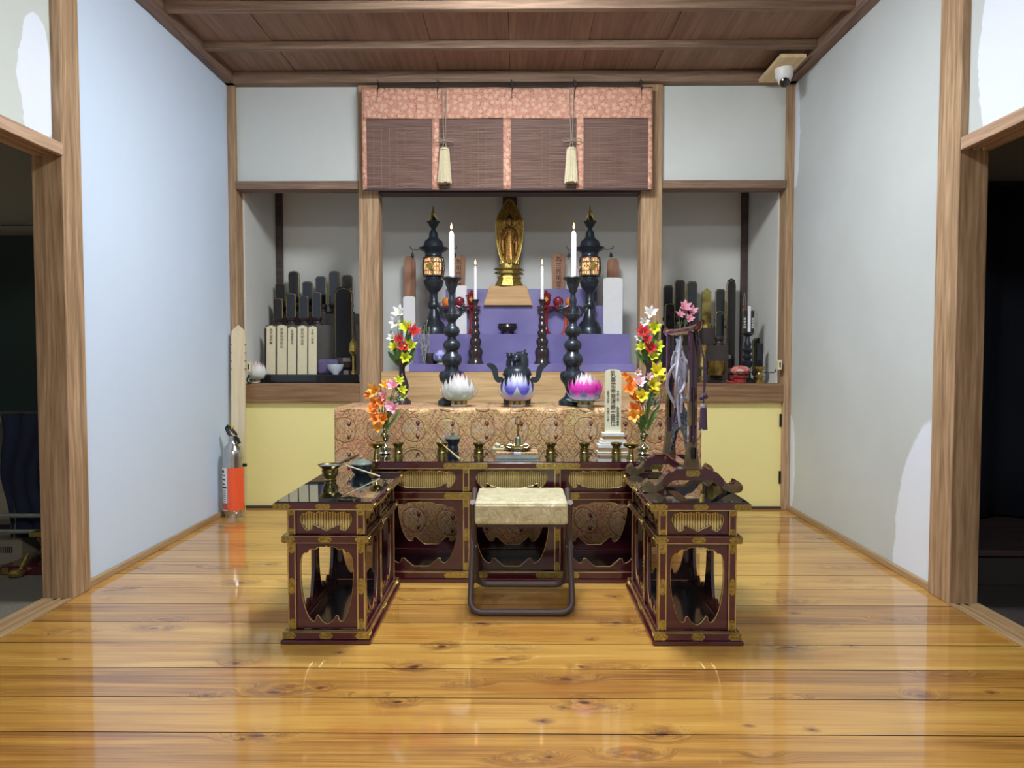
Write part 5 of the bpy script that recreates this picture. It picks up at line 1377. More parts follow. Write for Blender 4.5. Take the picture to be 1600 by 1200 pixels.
# ------------------------------------------------------------ things on the front table
def cup(px, Y, lab):
    t = thing('brass_offering_cup', lab, 'offering cup', foot_at(px, Y, zT), 0, 'brass cups along the front table')
    MB().lathe(prof([(9, 716), (9, 714.5), (7.5, 714), (7.5, 709), (8, 708.5), (7.5, 708), (7.5, 704), (6, 703), (6, 701.5), (7, 699), (9.3, 696), (9.3, 694.5), (8, 695), (6, 699), (0, 700)], Y, 716), seg=28, cap=False).build('cup_body', M['oldbrass'], t, True, angle=40)
    MB().lathe(prof([(9.4, 695.2), (9.5, 694.5), (9.4, 694), (9.1, 694.6)], Y, 716), seg=28, cap=False).build('rim', M['polbrass'], t, True)
for px, lab in ((621, 'brass offering cup right of the left brass vase'), (690, 'brass offering cup with the thin wooden stick across it'), (748, 'brass offering cup left of the bell tray'), (861, 'brass offering cup right of the bell tray'), (914, 'brass offering cup between the bell tray and the white tablet'), (964, 'brass offering cup in front of the white tablet')):
    cup(px, 3.12, lab)
for px, s_ in ((587, 'left'), (987, 'right')):
    t = thing('brass_pedestal_dish', 'small brass dish on a flared foot beside the %s brass vase' % s_, 'pedestal dish', foot_at(px, 3.06, zT), 0, 'brass pedestal dishes')
    MB().lathe(prof([(7, 717), (7, 715), (5.5, 711), (4, 705), (3.5, 701.5), (8, 699.5), (12, 697), (13, 693.5), (12.2, 693), (9, 696), (0, 697)], 3.06, 717), seg=28, cap=False).build('dish_body', M['polbrass'], t, True, angle=50)
t = thing('lidded_censer', 'black censer with grey lid and knob behind the brass cup with the stick', 'censer', foot_at(707, 3.20, zT))
MB().lathe(prof([(10, 712), (10, 709), (8, 708), (9, 705), (9, 701), (8, 699.5), (8, 697), (11, 693), (12, 688), (0, 688)], 3.20, 712), seg=28).build('censer_body', M['iron'], t, True, angle=50)
MB().lathe(prof([(13, 688), (13, 687), (8, 684), (2, 682.5), (1.5, 681), (3, 679.5), (2, 677.5), (0, 677)], 3.20, 712), seg=28).build('lid', plain('grey_green_lid', (116, 128, 122), .3, .5), t, True)
a = P(686, 693, 3.12); b = P(719, 720, 3.0); b.z = zT + .004; a.z = zT + .066
o = MB().tube([(0, 0, 0), tuple((b - a) * .5), tuple(b - a)], [.0022, .003, .0046], 8).build('wooden_stick', wood('pale_stick', (176, 148, 96), (214, 190, 140), 'X'), smooth=True, loc=tuple(a)); tag(o, 'thin pale wooden stick leaning on a brass cup', 'stick')
# books, tray, bell
kx = 3.08 / F; c0 = X_(808, 3.10)
t = thing('sutra_book', 'flat grey folded sutra book with brocade cover under the brass bell tray', 'book', (c0, 3.10, zT))
MB().box(-.088, .088, -.06, .07, 0, .020, .002).build('page_block', plain('grey_pages', (176, 184, 178), .7), t)
MB().box(-.090, .090, -.061, .071, .020, .028, .002).build('brocade_cover', M['brocade'], t)
MB().box(-.014, .018, -.0625, .02, .0205, .0288).build('title_slip', M['paper'], t)
t = thing('ritual_tray', 'lobed dark brass tray with ritual tools on the sutra book', 'tray', (c0 + .004, 3.105, zT + .030))
MB().lathe([(0, 0), (.04, 0), (.052, .008), (.058, .022), (.055, .022), (.048, .011), (0, .006)], seg=32, cap=False).build('dish', M['oldbrass'], t, True)
mb = MB()
for i in range(12):
    a = 2 * math.pi * i / 12; mb.sphere((.046 * math.cos(a), .046 * math.sin(a), .008), .012, 8, sz=.9)
mb.build('lobes', M['bronze'], t, True, weld=False)
t = thing('ritual_bell', 'upright brass ritual bell with pronged loop handle on the tray', 'bell', (c0 + .004, 3.105, zT + .037))
k3 = 3.1 / F
MB().lathe([(.023, 0), (.024, .004), (.021, .012), (.020, .044), (.016, .053), (.003, .056), (0, .056)], seg=28).build('bell_body', M['silverbrass'], t, True)
MB().lathe([(.004, .047), (.0045, .06), (.004, .075), (.0075, .082), (.0045, .088), (.0035, .10), (.006, .104), (0, .108)], seg=16).build('handle', M['oldbrass'], t, True)
mb = MB()
for i in range(4):
    a = R(90 * i + 20); mb.tube([(.003 * math.cos(a), .003 * math.sin(a), .100), (.011 * math.cos(a), .011 * math.sin(a), .108), (.013 * math.cos(a), .013 * math.sin(a), .122), (.008 * math.cos(a), .008 * math.sin(a), .136), (0, 0, .142)], .0016, 6)
mb.build('prongs', M['polbrass'], t, True, weld=False)
def vajra(loc, rz, lab, n=3):
    t = thing('vajra', lab, 'ritual sceptre', loc, R(rz)); mb = MB()
    mb.tube([(-.022, 0, .009), (-.01, 0, .009), (0, 0, .009), (.01, 0, .009), (.022, 0, .009)], [.004, .003, .007, .003, .004], 10)
    mb.build('grip', M['silverbrass'], t, True)
    for s_ in (-1, 1):
        mb = MB()
        for i in range(4):
            a = R(90 * i + 45); mb.tube([(s_ * .02, 0, .009), (s_ * .028, .008 * math.cos(a), .009 + .008 * math.sin(a)), (s_ * .04, .008 * math.cos(a), .009 + .008 * math.sin(a)), (s_ * .05, 0, .009)], .0018, 6)
        mb.build('prongs', M['silverbrass'], t, True, weld=False)
zt3 = zT + .044
vajra((c0 - .034, 3.08, zt3), 25, 'pale brass sceptre lying on the tray left of the bell')
vajra((c0 + .040, 3.082, zt3), -20, 'pale brass sceptre lying on the tray right of the bell')
vajra((c0 + .004, 3.063, zt3), 0, 'pale brass sceptre lying on the tray in front of the bell')
t = thing('folded_sash', 'small folded pale green sash piled left of the bell tray', 'sash', (c0 - .078, 3.12, zT + .029))
mb = MB(); mb.box(-.03, .022, -.03, .03, .0, .012, .004); mb.build('fold', plain('pale_green_silk', (186, 192, 156), .5, var=.2), t, True)
mb = MB(); mb.M = Matrix.Rotation(R(24), 4, 'Y'); mb.box(-.028, .028, -.025, .025, .012, .022, .004); mb.build('fold', plain('cream_silk', (206, 204, 172), .5, var=.2), t, True)

# ------------------------------------------------------------ things on the left side table
zS = .482
t = thing('flared_brass_bowl', 'flared brass water bowl on a foot on the left side table', 'bowl', foot_at(514, 2.72, zS))
MB().lathe([(.022, 0), (.024, .004), (.02, .008), (.028, .022), (.032, .038), (.030, .046), (.045, .060), (.046, .062), (.042, .060), (.028, .044), (.02, .02), (0, .014)], seg=36, cap=False).build('bowl_body', M['oldbrass'], t, True, angle=50)
MB().lathe([(.040, .0575), (0, .0575)], seg=36, cap=False).build('water', plain('water_surface', (170, 180, 190), .05, 0, 1.0, ior=1.33), t, True)
t = thing('lidded_censer', 'squat black censer with pale domed lid on the left side table', 'censer', foot_at(563, 2.86, zS))
MB().lathe([(.026, 0), (.028, .004), (.038, .014), (.042, .028), (.038, .042), (0, .042)], seg=32).build('censer_body', M['iron'], t, True, angle=50)
MB().lathe([(.044, .042), (.044, .046), (.032, .055), (.012, .061), (.004, .063), (.0035, .067), (.007, .072), (.005, .078), (0, .08)], seg=32).build('lid', plain('pale_green_lid', (150, 166, 158), .22, .5), t, True)
a = Vector(foot_at(526, 2.70, zS + .066)); b = Vector(foot_at(557, 2.80, zS + .086))
t = thing('leafy_sprinkler', 'dark leafy sprinkling wand resting on the flared brass bowl', 'wand', tuple(a))
mb = MB(); d = b - a; mb.tube([(0, 0, 0), tuple(d * .5), tuple(d)], [.003, .008, .004], 8)
for i in range(14):
    p = d * (i / 14); mb.tube([tuple(p), tuple(p + Vector((random.uniform(-.012, .02), random.uniform(-.01, .01), random.uniform(-.004, .010))))], [.003, .0008], 5)
mb.build('leaves', plain('dried_dark_leaf', (70, 62, 44), .6, var=.4, nscale=80), t, True, weld=False)
a = Vector(foot_at(548, 2.74, zS + .004)); b = Vector(foot_at(592, 2.80, zS + .004)); a = Vector(foot_at(545, 2.745, zS + .060)); 
b = Vector(foot_at(592, 2.79, zS + .004)); a = Vector((X_(530, 2.73), 2.73, zS + .064))
o = MB().tube([(0, 0, 0), tuple(b - a)], [.0022, .0034], 8).build('white_stick', M['creampaper'], smooth=True, loc=tuple(a)); tag(o, 'thin white stick leaning from the flared brass bowl down to the table', 'stick')

# ------------------------------------------------------------ gong stand on the right side table
gx = .612; gy0, gy1 = 2.475, 2.845
gs = thing('gong_stand', 'dark red lacquered gong stand with curled feet and brass fittings on the right side table', 'gong stand', (gx, gy0, zS))
kg = 2.475 / F
up_ = [(0, 38), (21, 38), (27, 37), (33, 32.5), (38, 32), (46, 24), (52, 16), (57, 12.5), (62, 12.5), (65, 16), (68, 20), (75, 15), (78, 8), (74.5, 2), (66, 0), (58, 1), (50, 5), (44, 9), (34, 17), (27, 20), (0, 20)]
foot_poly = [(v.x * kg, v.z * kg) for v in closed_cat(up_ + [(-a, b) for a, b in up_[-2:0:-1]], 4)]
tip = [(46.5, 23), (52, 16), (57, 12.5), (62, 12.5), (65, 16), (68, 20), (75, 15), (78, 8), (74.5, 2), (66, 0), (58, 1), (50, 5), (45.5, 8), (48, 14)]
dY = gy1 - gy0
for off in (0, dY):
    mb = MB(); mb.prism(foot_poly, off - .0, off + .046); ft = mb.build('curled_foot', M['lacquer'], gs)
    for s_ in (-1, 1):
        mb = MB(); mb.prism([(s_ * v.x * kg * 1.004, v.z * kg) for v in closed_cat(tip, 4)], off - .0012, off + .0472); mb.build('brass_tip', M['dullbrass'], ft)
    mb = MB(); mb.prism(plate_poly(.05, .022, 0, 31 * kg, .2), off - .0016, off); mb.build('brass_fitting', M['brass'], ft)
MB().box(-.020, .020, .046, dY, 24 * kg, 38.5 * kg, .002).build('tie_beam', M['lacquer'], gs)
MB().box(-.0206, .0206, .08, .13, 24 * kg - .0005, 38.5 * kg + .0008).build('beam_band', M['brass'], gs)
ztop = 1.050 - zS
for off in (.023, dY + .023):
    def sq(mb, w0, w1, z0, z1):
        a_ = [mb.v((sx * w0, off + sy_ * w0, z0)) for sx, sy_ in ((-1, -1), (1, -1), (1, 1), (-1, 1))]
        b_ = [mb.v((sx * w1, off + sy_ * w1, z1)) for sx, sy_ in ((-1, -1), (1, -1), (1, 1), (-1, 1))]
        mb.f(a_[::-1]); mb.f(b_)
        for i in range(4): mb.f([a_[i], a_[(i + 1) % 4], b_[(i + 1) % 4], b_[i]])
    mb = MB(); sq(mb, .014, .013, 38 * kg, ztop); po = mb.build('upright', M['lacquer'], gs)
    mb = MB(); sq(mb, .0225, .0148, 38 * kg, 38 * kg + .092); mb.build('brass_shoe', M['dullbrass'], po)
    mb = MB(); sq(mb, .0142, .0142, .235, .32); mb.build('brass_band', M['dullbrass'], po)
    mb = MB(); mb.box(-.004, .004, off - .0142, off - .0135, .11, ztop); mb.build('dark_groove', M['lacquer_in'], po)
bar = MB(); bar.tube([(0, -.07, ztop + .025), (0, -.055, ztop + .012), (0, -.02, ztop + .006), (0, .1, ztop + .004), (0, dY - .05, ztop + .004), (0, dY + .07, ztop + .006), (0, dY + .10, ztop + .012), (0, dY + .115, ztop + .025)], [.008, .013, .014, .014, .014, .014, .013, .008], 10)
bar.build('top_bar', M['lacquer'], gs, True)
# rope bundle
rp = thing('knotted_rope', 'thick lilac grey rope knotted in loops between the uprights of the gong stand', 'rope', (gx, gy0 + dY / 2 + .02, zS + ztop - .01))
def cat(pts, n=6):
    P_ = [Vector(p) for p in pts]; o = []
    for i in range(len(P_) - 1):
        p0 = P_[max(i - 1, 0)]; p1 = P_[i]; p2 = P_[i + 1]; p3 = P_[min(i + 2, len(P_) - 1)]
        for j in range(n):
            t = j / n; o.append(.5 * ((2 * p1) + (p2 - p0) * t + (2 * p0 - 5 * p1 + 4 * p2 - p3) * t * t + (3 * p1 - p0 - 3 * p2 + p3) * t ** 3))
    o.append(P_[-1]); return o
mb = MB(); rr = random.Random(21)
paths = [[(0, -.02, 0), (-.012, -.03, -.08), (-.03, -.07, -.16), (-.022, -.05, -.22), (.012, -.02, -.19), (.02, .03, -.13), (0, .02, -.02)],
         [(.005, .03, 0), (.014, .06, -.09), (.034, .10, -.17), (.015, .06, -.24), (-.014, .0, -.26), (-.018, -.03, -.19), (.008, .02, -.12), (.02, .05, -.05)],
         [(-.01, 0, -.1), (-.04, .0, -.14), (-.045, .02, -.2), (-.01, .01, -.27), (.012, 0, -.25), (.0, -.01, -.17), (-.01, 0, -.1)],
         [(.01, 0, -.08), (.036, -.02, -.12), (.046, 0, -.17), (.03, .01, -.24), (.008, .0, -.22), (-.02, .0, -.13), (.01, 0, -.08)],
         [(-.02, -.05, -.18), (-.02, -.055, -.26), (-.012, -.06, -.34)], [(.018, .07, -.2), (.015, .075, -.27), (.01, .07, -.34)],
         [(0, .0, -.05), (.02, .02, -.1), (.012, .0, -.16), (-.012, -.01, -.14), (-.014, .0, -.08), (.004, .0, -.06), (.02, -.01, -.12), (.01, 0, -.22), (-.01, .0, -.2), (0, .0, -.12)],
         [(-.02, .0, -.06), (-.03, .01, -.11), (-.016, .0, -.17), (.004, -.01, -.21), (.016, .0, -.18), (.004, .0, -.1)]]
for p in paths: mb.tube(cat([(x * .95 - .002, y, z) for x, y, z in p]), .0056, 8)
mb.build('rope_loops', M['rope'], rp, True, weld=False)
mb = MB()
for i in range(10): mb.tube([(rr.uniform(-.012, .012), rr.uniform(-.03, .03), -.25), (rr.uniform(-.02, .02), rr.uniform(-.05, .05), -.33)], .006, 5)
mb.build('purple_fringe', M['purpletassel'], rp, True, weld=False)
kp_ = thing('metal_gong', 'dark blue patinated metal gong plate with forked lower edge hanging in the gong stand', 'gong', (gx - .004, gy0 + dY / 2 + .0, zS + .11))
mb = MB(); mb.M = Matrix.Rotation(R(95), 4, 'Z')
mb.prism([(-.07, .165), (-.03, .185), (0, .18), (.03, .185), (.07, .165), (.085, .10), (.112, -.005), (.085, .02), (.04, .085), (0, .10), (-.04, .085), (-.085, .02), (-.112, -.005), (-.085, .10)], -.005, .005)
mb.build('gong_plate', M['kei'], kp_)
mb = MB(); mb.tube([(-.008, -.05, .16), (-.008, -.055, .21), (0, 0, .235), (.008, .055, .21), (.008, .05, .16)], .005, 6); mb.build('hanging_cord', M['rope'], kp_, True)
ts = thing('striker_tassel', 'dull purple tassel on twisted cord at the right of the gong stand front upright', 'tassel', (gx + .026, gy0 - .03, zS + ztop))
hh = lambda y: (.96 - (y - 557) / F * 2.445) - (zS + ztop)
mb = MB(); mb.tube([(-.022, .02, .004), (0, 0, hh(560)), (0, 0, hh(615))], .0034, 6); mb.tube([(.004, 0, hh(560)), (.007, 0, hh(590)), (.002, 0, hh(615))], .003, 6)
for i in range(5): mb.sphere((.008 * math.cos(i * 1.3), .005 * math.sin(i * 1.3), hh(620) + .006 * math.sin(i * 2)), .008, 8)
mb.tube([(0, 0, hh(620)), (0, 0, hh(631))], .003, 6)
mb.build('cord', M['purpletassel'], ts, True, weld=False)
MB().lathe([(0, hh(630)), (.009, hh(631)), (.011, hh(634)), (.010, hh(638))], seg=16).build('tassel_cap', M['rope'], ts, True)
mb = MB()
for i in range(20):
    a = 2 * math.pi * i / 20; mb.tube([(.008 * math.cos(a), .008 * math.sin(a), hh(634)), (.012 * math.cos(a), .012 * math.sin(a), hh(671) + rr.uniform(-.004, .004))], .0024, 5)
mb.build('fringe', M['purpletassel'], ts, True, weld=False)
sk_ = thing('gong_striker', 'black-tipped striker rod hooked on the front upright of the gong stand', 'striker', (gx, gy0 - .0, zS + .15))
MB().tube([(0, -.002, .22), (0, -.002, .02)], .004, 8).build('rod', M['bronze'], sk_, True)
MB().lathe([(0, -.03), (.009, -.028), (.010, 0), (.008, .01), (0, .012)], (0, -.004, 0), 16).build('head', M['black'], sk_, True)

# ------------------------------------------------------------ memorial tablets and offerings in the side alcoves
zL = .785
goldedge = M['goldleaf']
def ihai(px, Y, z, wpx, ytop, lab, group=None, text=None, strip=False, th=.016, base=True):
    k = Y / F; y0 = 557 + (.96 - z) / Y * F; H_ = (y0 - ytop) * k; w = wpx * k
    t = thing('black_memorial_tablet', lab, 'memorial tablet', (X_(px, Y), Y, z), 0, group)
    hb = H_ * .26 if base else 0
    if base:
        MB().lathe([(w * .62, 0), (w * .62, hb * .22), (w * .42, hb * .3), (w * .36, hb * .5), (w * .5, hb * .62), (w * .58, hb * .85), (w * .5, hb), (0, hb)], seg=8, sy=.6).build('lotus_base', M['bronze'], t, angle=30)
    mb = MB(); mb.prism([(-w / 2, hb), (w / 2, hb), (w / 2, H_ * .93), (w * .36, H_ * .985), (0, H_), (-w * .36, H_ * .985), (-w / 2, H_ * .93)], -th / 2, th / 2)
    b_ = mb.build('board', M['lacquer_in'], t)
    mb = MB(); mb.tube([(-w * .46, -th / 2, hb), (-w * .46, -th / 2, H_ * .92), (-w * .33, -th / 2, H_ * .965), (0, -th / 2, H_ * .98), (w * .33, -th / 2, H_ * .965), (w * .46, -th / 2, H_ * .92), (w * .46, -th / 2, hb)], .0016, 5)
    mb.build('gold_edge', goldedge, b_)
    if text: txt(text, w * .32, (0, -th / 2 - .0006, H_ * .88), goldedge, t)
    return t
def cream_slip(px, Y, z, wpx, ytop, lab, tx, m=None):
    k = Y / F; y0 = 557 + (.96 - z) / Y * F; H_ = (y0 - ytop) * k; w = wpx * k
    t = thing('wooden_prayer_slip', lab, 'prayer slip', (X_(px, Y), Y, z), 0, 'prayer slips in the left alcove'); t.rotation_euler = (R(-3), 0, 0)
    mb = MB(); mb.prism([(-w / 2, 0), (w / 2, 0), (w / 2, H_ * .97), (0, H_), (-w / 2, H_ * .97)], -.003, .003); mb.build('board', m or M['creampaper'], t)
    txt(tx, w * .36, (0, -.0035, H_ * .93), M['ink'], t); 
# left alcove
xa, xb = X_(402, 4.60), X_(560, 4.60)
o = MB().box(-(xb - xa) / 2, (xb - xa) / 2, 0, .16, 0, .058, .004).build('black_platform', M['lacquer_in'], loc=((xa + xb) / 2, 4.60, zL)); tag(o, 'low black lacquer platform along the front of the left alcove shelf', 'platform')
sh = thing('tablet_shelf', 'dark stepped shelf carrying black memorial tablets in the left alcove', 'shelf', ((X_(416, 4.84) + X_(556, 4.84)) / 2, 4.84, zL))
hw_ = (X_(556, 4.84) - X_(416, 4.84)) / 2; zs1 = Z_(508, 4.84) - zL; zs2 = Z_(490, 4.95) - zL
greyshelf = plain('grey_brown_shelf', (88, 86, 82), .6, var=.1)
MB().box(-hw_, hw_, 0, .12, 0, zs1, .003).build('lower_step', greyshelf, sh); MB().box(-hw_, hw_, .12, .24, 0, zs2, .003).build('upper_step', greyshelf, sh)
z1 = zL + zs1; z2 = zL + zs2
for i, (px, w, yt) in enumerate(((440, 16, 442), (461, 17, 424), (482, 16, 440), (503, 17, 432), (524, 17, 424), (544, 17, 430))):
    ihai(px, 5.02, z2, w, yt, 'black memorial tablet with gold edge, one of the back row in the left alcove', 'black tablets in the left alcove back row')
for i, (px, w, yt) in enumerate(((436, 15, 466), (456, 15, 458), (476, 15, 462), (496, 15, 456))):
    ihai(px, 4.90, z1, w, yt, 'shorter black memorial tablet of the front row in the left alcove', 'black tablets in the left alcove front row')
ihai(538, 4.74, zL + .0, 28, 448, 'large dark memorial tablet at the right end of the left alcove')
for i, (px, w, yt, c) in enumerate(((423, 14, 508, 0), (440, 15, 507, 1), (456, 13, 510, 0), (472, 15, 508, 1), (488, 13, 509, 0))):
    cream_slip(px, 4.68, zL + .058, w, yt, 'cream wooden slip with black writing, %s in the row of the left alcove' % ('first', 'second', 'third', 'fourth', 'fifth')[i], ('為先祖供養', '南無阿弥陀仏', '為諸霊菩提', '家内安全祈', '令和八年春')[i])
t = thing('porcelain_bowl', 'small bluish white porcelain bowl on the black platform in the left alcove', 'bowl', (X_(524, 4.64), 4.64, zL + .058))
MB().lathe([(0, 0), (.02, 0), (.022, .008), (.045, .03), (.055, .065), (.052, .065), (.042, .034), (0, .015)], seg=28, cap=False).build('bowl_body', plain('bluish_porcelain', (206, 220, 238), .2, 0, .5, var=.02), t, True)
o = MB().box(-.07, .07, -.03, .03, 0, .10, .018).build('purple_pouch', plain('dull_purple_cloth', (98, 88, 124), .8, var=.15), loc=(X_(513, 4.72), 4.725, zL + .058)); tag(o, 'dull purple cloth pouch behind the porcelain bowl', 'pouch')
t = thing('gold_ornament', 'small golden ornament on a foot near the left altar post', 'ornament', (X_(552, 4.66), 4.66, zL + .058))
MB().lathe([(.02, 0), (.02, .01), (.008, .03), (.008, .12), (.03, .15), (.026, .20), (.01, .23), (0, .24)], seg=16).build('ornament_body', M['goldleaf'], t, True)
# right alcove
sh = thing('tablet_shelf', 'dark stepped shelf carrying memorial tablets in the right alcove', 'shelf', ((X_(1036, 4.84) + X_(1138, 4.84)) / 2, 4.84, zL))
hw_ = (X_(1138, 4.84) - X_(1036, 4.84)) / 2; zs1 = Z_(540, 4.84) - zL; zs2 = Z_(512, 4.95) - zL
dk_ = plain('dark_brown_shelf', (66, 58, 54), .6, var=.1)
MB().box(-hw_, hw_, 0, .12, 0, zs1, .003).build('lower_step', dk_, sh); MB().box(-hw_, hw_, .12, .24, 0, zs2, .003).build('upper_step', dk_, sh)
z1 = zL + zs1; z2 = zL + zs2
for i, (px, w, yt) in enumerate(((1043, 15, 446), (1061, 16, 438), (1080, 16, 440), (1124, 15, 452), (1141, 14, 436))):
    ihai(px, 5.02, z2 if px < 1135 else zL, w, yt, 'black memorial tablet with gold edge, one of the back row in the right alcove', 'black tablets in the right alcove back row')
for i, (px, w, yt) in enumerate(((1046, 15, 474), (1084, 15, 482), (1124, 14, 486))):
    ihai(px, 4.90, z1, w, yt, 'shorter black memorial tablet of the front row in the right alcove', 'black tablets in the right alcove front row')
t = thing('gold_memorial_tablet', 'gilt memorial tablet in the back row of the right alcove', 'memorial tablet', (X_(1103, 5.02), 5.02, z2))
k = 5.02 / F
MB().lathe([(9 * k, 0), (9 * k, 4 * k), (5 * k, 8 * k), (8 * k, 13 * k), (0, 13 * k)], seg=8, sy=.6).build('lotus_base', M['goldleaf'], t)
mb = MB(); mb.prism([(-7 * k, 13 * k), (7 * k, 13 * k), (7 * k, 56 * k), (0, 62 * k), (-7 * k, 56 * k)], -.008, .008); mb.build('board', M['oldbrass'], t)
# pink flowers and pale vase
Yf = 4.62; kf = Yf / F
t = thing('pale_blue_vase', 'pale blue vase holding pink flowers behind the gong stand', 'vase', (X_(1061, Yf), Yf, zL))
MB().lathe([(.026, 0), (.028, .01), (.024, .03), (.034, .12), (.03, .2), (.018, .26), (.026, .29), (.022, .29), (.014, .26), (0, .25)], seg=28, cap=False).build('vase_body', plain('pale_blue_glaze', (164, 186, 204), .25, 0, .5, var=.05), t, True)
spray('artificial_flower', 'pink flower stem in the pale blue vase', 'flower', (X_(1061, Yf), Yf, zL + .26), [(1068, 484, 0, 1.2), (1080, 490, .01, 1.0), (1076, 500, -.02, .9), (1062, 494, 0, .8)], 0, Yf, colr='pink', size=.05)
# singing bowl, small gold stand
t = thing('brass_singing_bowl', 'olive brass singing bowl on a dark stand in the right alcove', 'singing bowl', (X_(1119, 4.62), 4.62, zL))
MB().lathe([(.05, 0), (.055, .01), (.04, .022), (.05, .034), (0, .034)], seg=28).build('bowl_stand', M['bronze'], t, True)
MB().lathe([(0, .034), (.035, .038), (.056, .055), (.062, .09), (.058, .14), (.060, .145), (.056, .145), (.054, .1), (0, .06)], seg=36, cap=False).build('bowl_body', M['oldbrass'], t, True)
t = thing('gold_candle_stand', 'small ornate golden stand left of the brass singing bowl', 'ornament', (X_(1098, 4.60), 4.60, zL))
MB().lathe([(.03, 0), (.03, .008), (.012, .02), (.028, .035), (.012, .05), (.01, .09), (.026, .11), (.018, .2), (.028, .25), (0, .25)], seg=20).build('stand_body', M['goldleaf'], t, True, angle=40)
# red stand with patterned cushion
t = thing('red_bell_stand', 'round bright red stand on the right alcove shelf', 'stand', (X_(1155, 4.56), 4.56, zL))
MB().lathe([(.048, 0), (.05, .006), (.046, .03), (.06, .04), (.062, .055), (0, .055)], seg=32).build('stand_body', M['redlac'], t, True, angle=40)
def rb():
    t = NT('red_flowered_cloth'); n = t.noise(t.coords(), 30, 3, .6, 1.0); return t.out(t.ramp(n, [(.46, (206, 190, 176)), (.52, (196, 60, 66)), (.60, (210, 120, 110))]), .7)
o = MB().sphere((0, 0, .031), .062, 24, sz=.5).build('round_cushion', rb(), smooth=True, loc=(X_(1157, 4.56), 4.56, zL + .055)); tag(o, 'round cushion with red flower pattern on the bright red stand', 'cushion')
a = Vector((X_(1134, 4.50), 4.50, zL + .02))
o = MB().tube([(0, 0, 0), (.05, -.01, -.012)], [.008, .005], 8).build('bell_striker', M['redlac'], smooth=True, loc=tuple(a)); tag(o, 'short red handled striker lying in front of the red stand', 'striker')
# black tablet with a white paper strip on a turned stand
Yt = 4.66; kt = Yt / F; yb = 557 + (.96 - zL) / Yt * F
qq = lambda y: (yb - y) * kt
t = thing('mounted_memorial_tablet', 'black memorial tablet with white paper strip on a twisted black stem', 'memorial tablet', (X_(1168, Yt), Yt, zL))
MB().lathe([(14 * kt, 0), (14 * kt, qq(594)), (5 * kt, qq(590)), (5 * kt, qq(574)), (8 * kt, qq(571)), (9 * kt, qq(566)), (4 * kt, qq(563)), (8 * kt, qq(557)), (4 * kt, qq(553)), (8 * kt, qq(547)), (4 * kt, qq(543)), (6 * kt, qq(538)), (3 * kt, qq(532)), (3 * kt, qq(526)), (10 * kt, qq(522)), (0, qq(521))], seg=20).build('stem', M['iron'], t, True, angle=50)
MB().box(-9 * kt, 9 * kt, -.012, .012, qq(521), qq(486), .002).build('board', M['lacquer_in'], t)
mb = MB(); mb.tube([(-9 * kt, -.012, qq(521)), (-9 * kt, -.012, qq(486)), (9 * kt, -.012, qq(486)), (9 * kt, -.012, qq(521))], .0018, 5); mb.build('gold_edge', M['goldleaf'], t)
MB().box(-1.5 * kt, 3 * kt, -.016, -.0135, qq(519), qq(479), .0005).build('paper_strip', M['paper'], t)
txt('南無大師', .018, (-6 * kt, -.0135, qq(497)), M['white'], t); txt('遍照金剛', .018, (6.5 * kt, -.0135, qq(497)), M['white'], t)
t = thing('incense_tongs', 'thin metal tongs with a red band standing behind the mounted black tablet', 'tongs', (X_(1162, 4.76), 4.76, zL))
for s_ in (-1, 1): MB().tube([(s_ * .004, 0, 0), (s_ * .006, 0, .45), (s_ * .007, 0, .55), (0, 0, .60)], .0022, 6).build('prong', M['steel'], t, True)
MB().lathe([(.009, .50), (.011, .505), (.009, .515)], seg=12).build('red_band', M['redlac'], t, True)
ihai(1184, 4.86, zL, 17, 528, 'black memorial tablet on a gilded base nearest the right wall', None, None)
t = thing('gilt_lotus_pedestal', 'small gilt lotus pedestal at the right end of the alcove shelf', 'pedestal', (X_(1187, 4.62), 4.62, zL))
MB().lathe([(.034, 0), (.034, .01), (.018, .022), (.034, .045), (.018, .06), (.014, .075), (.034, .095), (.036, .11), (0, .11)], seg=10).build('pedestal_body', M['goldleaf'], t)
o = MB().box(-.02, .02, -.008, .008, 0, .15, .002).build('black_slip', M['lacquer_in'], loc=(X_(1187, 4.62), 4.62, zL + .11)); tag(o, 'small black slip standing on the gilt lotus pedestal', 'tablet')
outs = sorted([x for x in bpy.data.objects if x.name.startswith('power_outlet')], key=lambda x: x.location.x)
def child_world(o, par): o.parent = par; o.location = o.location - par.location
child_world(MB().tube(cat([(0, 0, .0), (-.02, -.02, -.045), (-.06, -.02, -.047), (-.10, -.01, -.046), (-.14, .03, -.047), (-.19, -.01, -.046), (-.24, .04, -.046)]), .003, 6).build('power_cord', M['black'], smooth=True, loc=(outs[1].location.x, 4.46, outs[1].location.z)), outs[1])
child_world(MB().tube(cat([(0, 0, 0), (-.01, -.01, -.03), (.005, -.02, -.05), (.03, .02, -.055), (.06, .04, -.05)]), .005, 6).build('power_cord', M['black'], smooth=True, loc=(X_(389, 4.44), 4.44, .845)), outs[0])

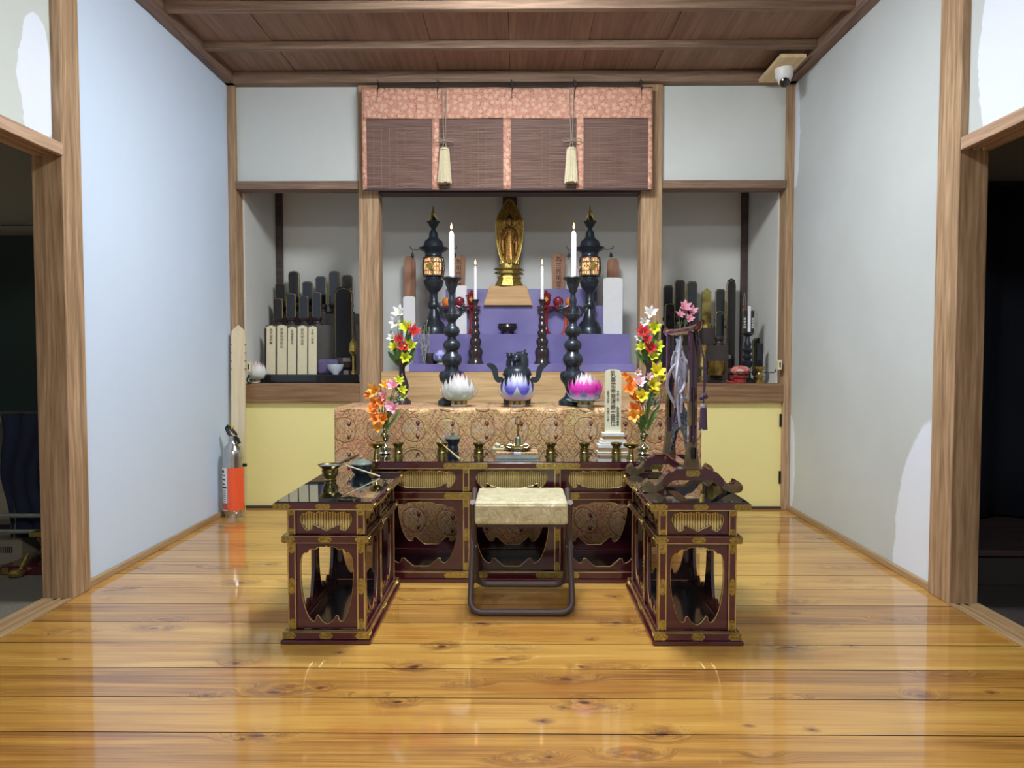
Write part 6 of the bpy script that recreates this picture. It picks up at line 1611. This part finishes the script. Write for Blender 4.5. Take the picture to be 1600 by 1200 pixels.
# ------------------------------------------------------------ left side room
o = MB().box(-5.0, -2.0, 3.70, 3.745, Z_(655, 3.72), Z_(367, 3.72), .003).build('wall_board', M['greenboard']); tag(o, 'large dark green board on the wall of the left side room', 'board')
o = MB().box(-5.0, -2.0, 3.66, 3.70, Z_(353, 3.72), Z_(349, 3.72), .003).build('curtain_rail', M['steel']); tag(o, 'thin pale rail across the wall of the left side room', 'rail')
Yr = 3.30
zt_ = Z_(657, Yr) + .012
dsk = thing('side_table', 'table with a pale edged top in the dim left side room', 'table', (-2.75, Yr + .22, -.012))
MB().box(-.75, .72, -.22, .22, zt_ - .012, zt_ + .012, .003).build('tabletop', M['steel'], dsk)
for a in (-.70, .67):
    for b in (-.18, .18): MB().tube([(a, b, 0), (a, b, zt_ - .01)], .014, 8).build('leg', M['steel'], dsk, True)
mb = MB()
zc0 = .12; xcl = X_(30, Yr - .03)
mb.sheet(lambda u, v: (X_(14, Yr) + (.20 - .05 * math.sin(v * 3)) * u + .012 * math.sin(v * 9), Yr - .03 - .015 * math.sin(u * 14 + v * 3), zt_ + .02 - v * (zt_ - zc0 + .02)), 30, 16)
c_ = mb.build('blue_cloth', M['navy'], smooth=True); s_ = c_.modifiers.new('s', 'SOLIDIFY'); s_.thickness = .02; tag(c_, 'dark blue cloth hanging down from the side table in the left room', 'cloth')
rk = thing('steel_rack', 'low steel tube rack in front of the side table in the left room', 'rack', (-2.6, 3.20, -.012))
for zz in (Z_(803, 3.2), Z_(828, 3.2)): MB().tube([(-.6, 0, zz), (.58, 0, zz)], .010, 10).build('rail', M['steel'], rk, True)
for xx in (-.6, .58): MB().tube([(xx, 0, 0), (xx, 0, Z_(800, 3.2) + .03)], .011, 10).build('upright', M['steel'], rk, True)
bxn = thing('cardboard_box', 'grey cardboard box with printed marks on the floor of the left room', 'box', (X_(10, 3.36) - .10, 3.40, -.012))
MB().box(-.25, .22, -.14, .16, 0, .40, .004).build('carton', M['card'], bxn)
MB().box(.02, .17, -.1415, -.14, .15, .19).build('printed_mark', M['ink'], bxn)
mb = MB()
for i in range(14): mb.box(.04 + i * .010, .045 + i * .010, -.1415, -.14, .055, .085)
mb.build('barcode', M['ink'], bxn, weld=False)
rs = thing('red_lacquer_stand', 'small dark red lacquer stand with gold fittings on the left room floor', 'stand', (X_(46, 3.14) + .03, 3.16, -.012))
MB().box(-.16, .14, -.06, .08, 0, .04, .004).build('stand_foot', M['lacquer'], rs)
MB().lathe([(.05, .04), (.03, .06), (.045, .09), (.03, .12), (.05, .15), (.05, .17), (0, .17)], (.03, 0, 0), 20).build('stand_body', M['lacquer'], rs, True)
MB().box(-.03, .09, -.055, .05, .17, .19, .002).build('gold_top_band', M['goldleaf'], rs)
MB().box(-.15, -.12, -.062, -.058, .005, .035).build('brass_fitting', M['goldleaf'], rs)
MB().lathe([(0, 0), (.03, .006), (.034, .02), (.02, .034), (0, .036)], (-.07, -.08, .0), 16).build('gold_ornament', M['goldleaf'], rs, True)
MB().tube([(-.06, -.07, .03), (-.045, -.06, .07), (-.03, -.06, .10)], [.008, .012, .004], 8).build('gold_handle', M['goldleaf'], rs, True)
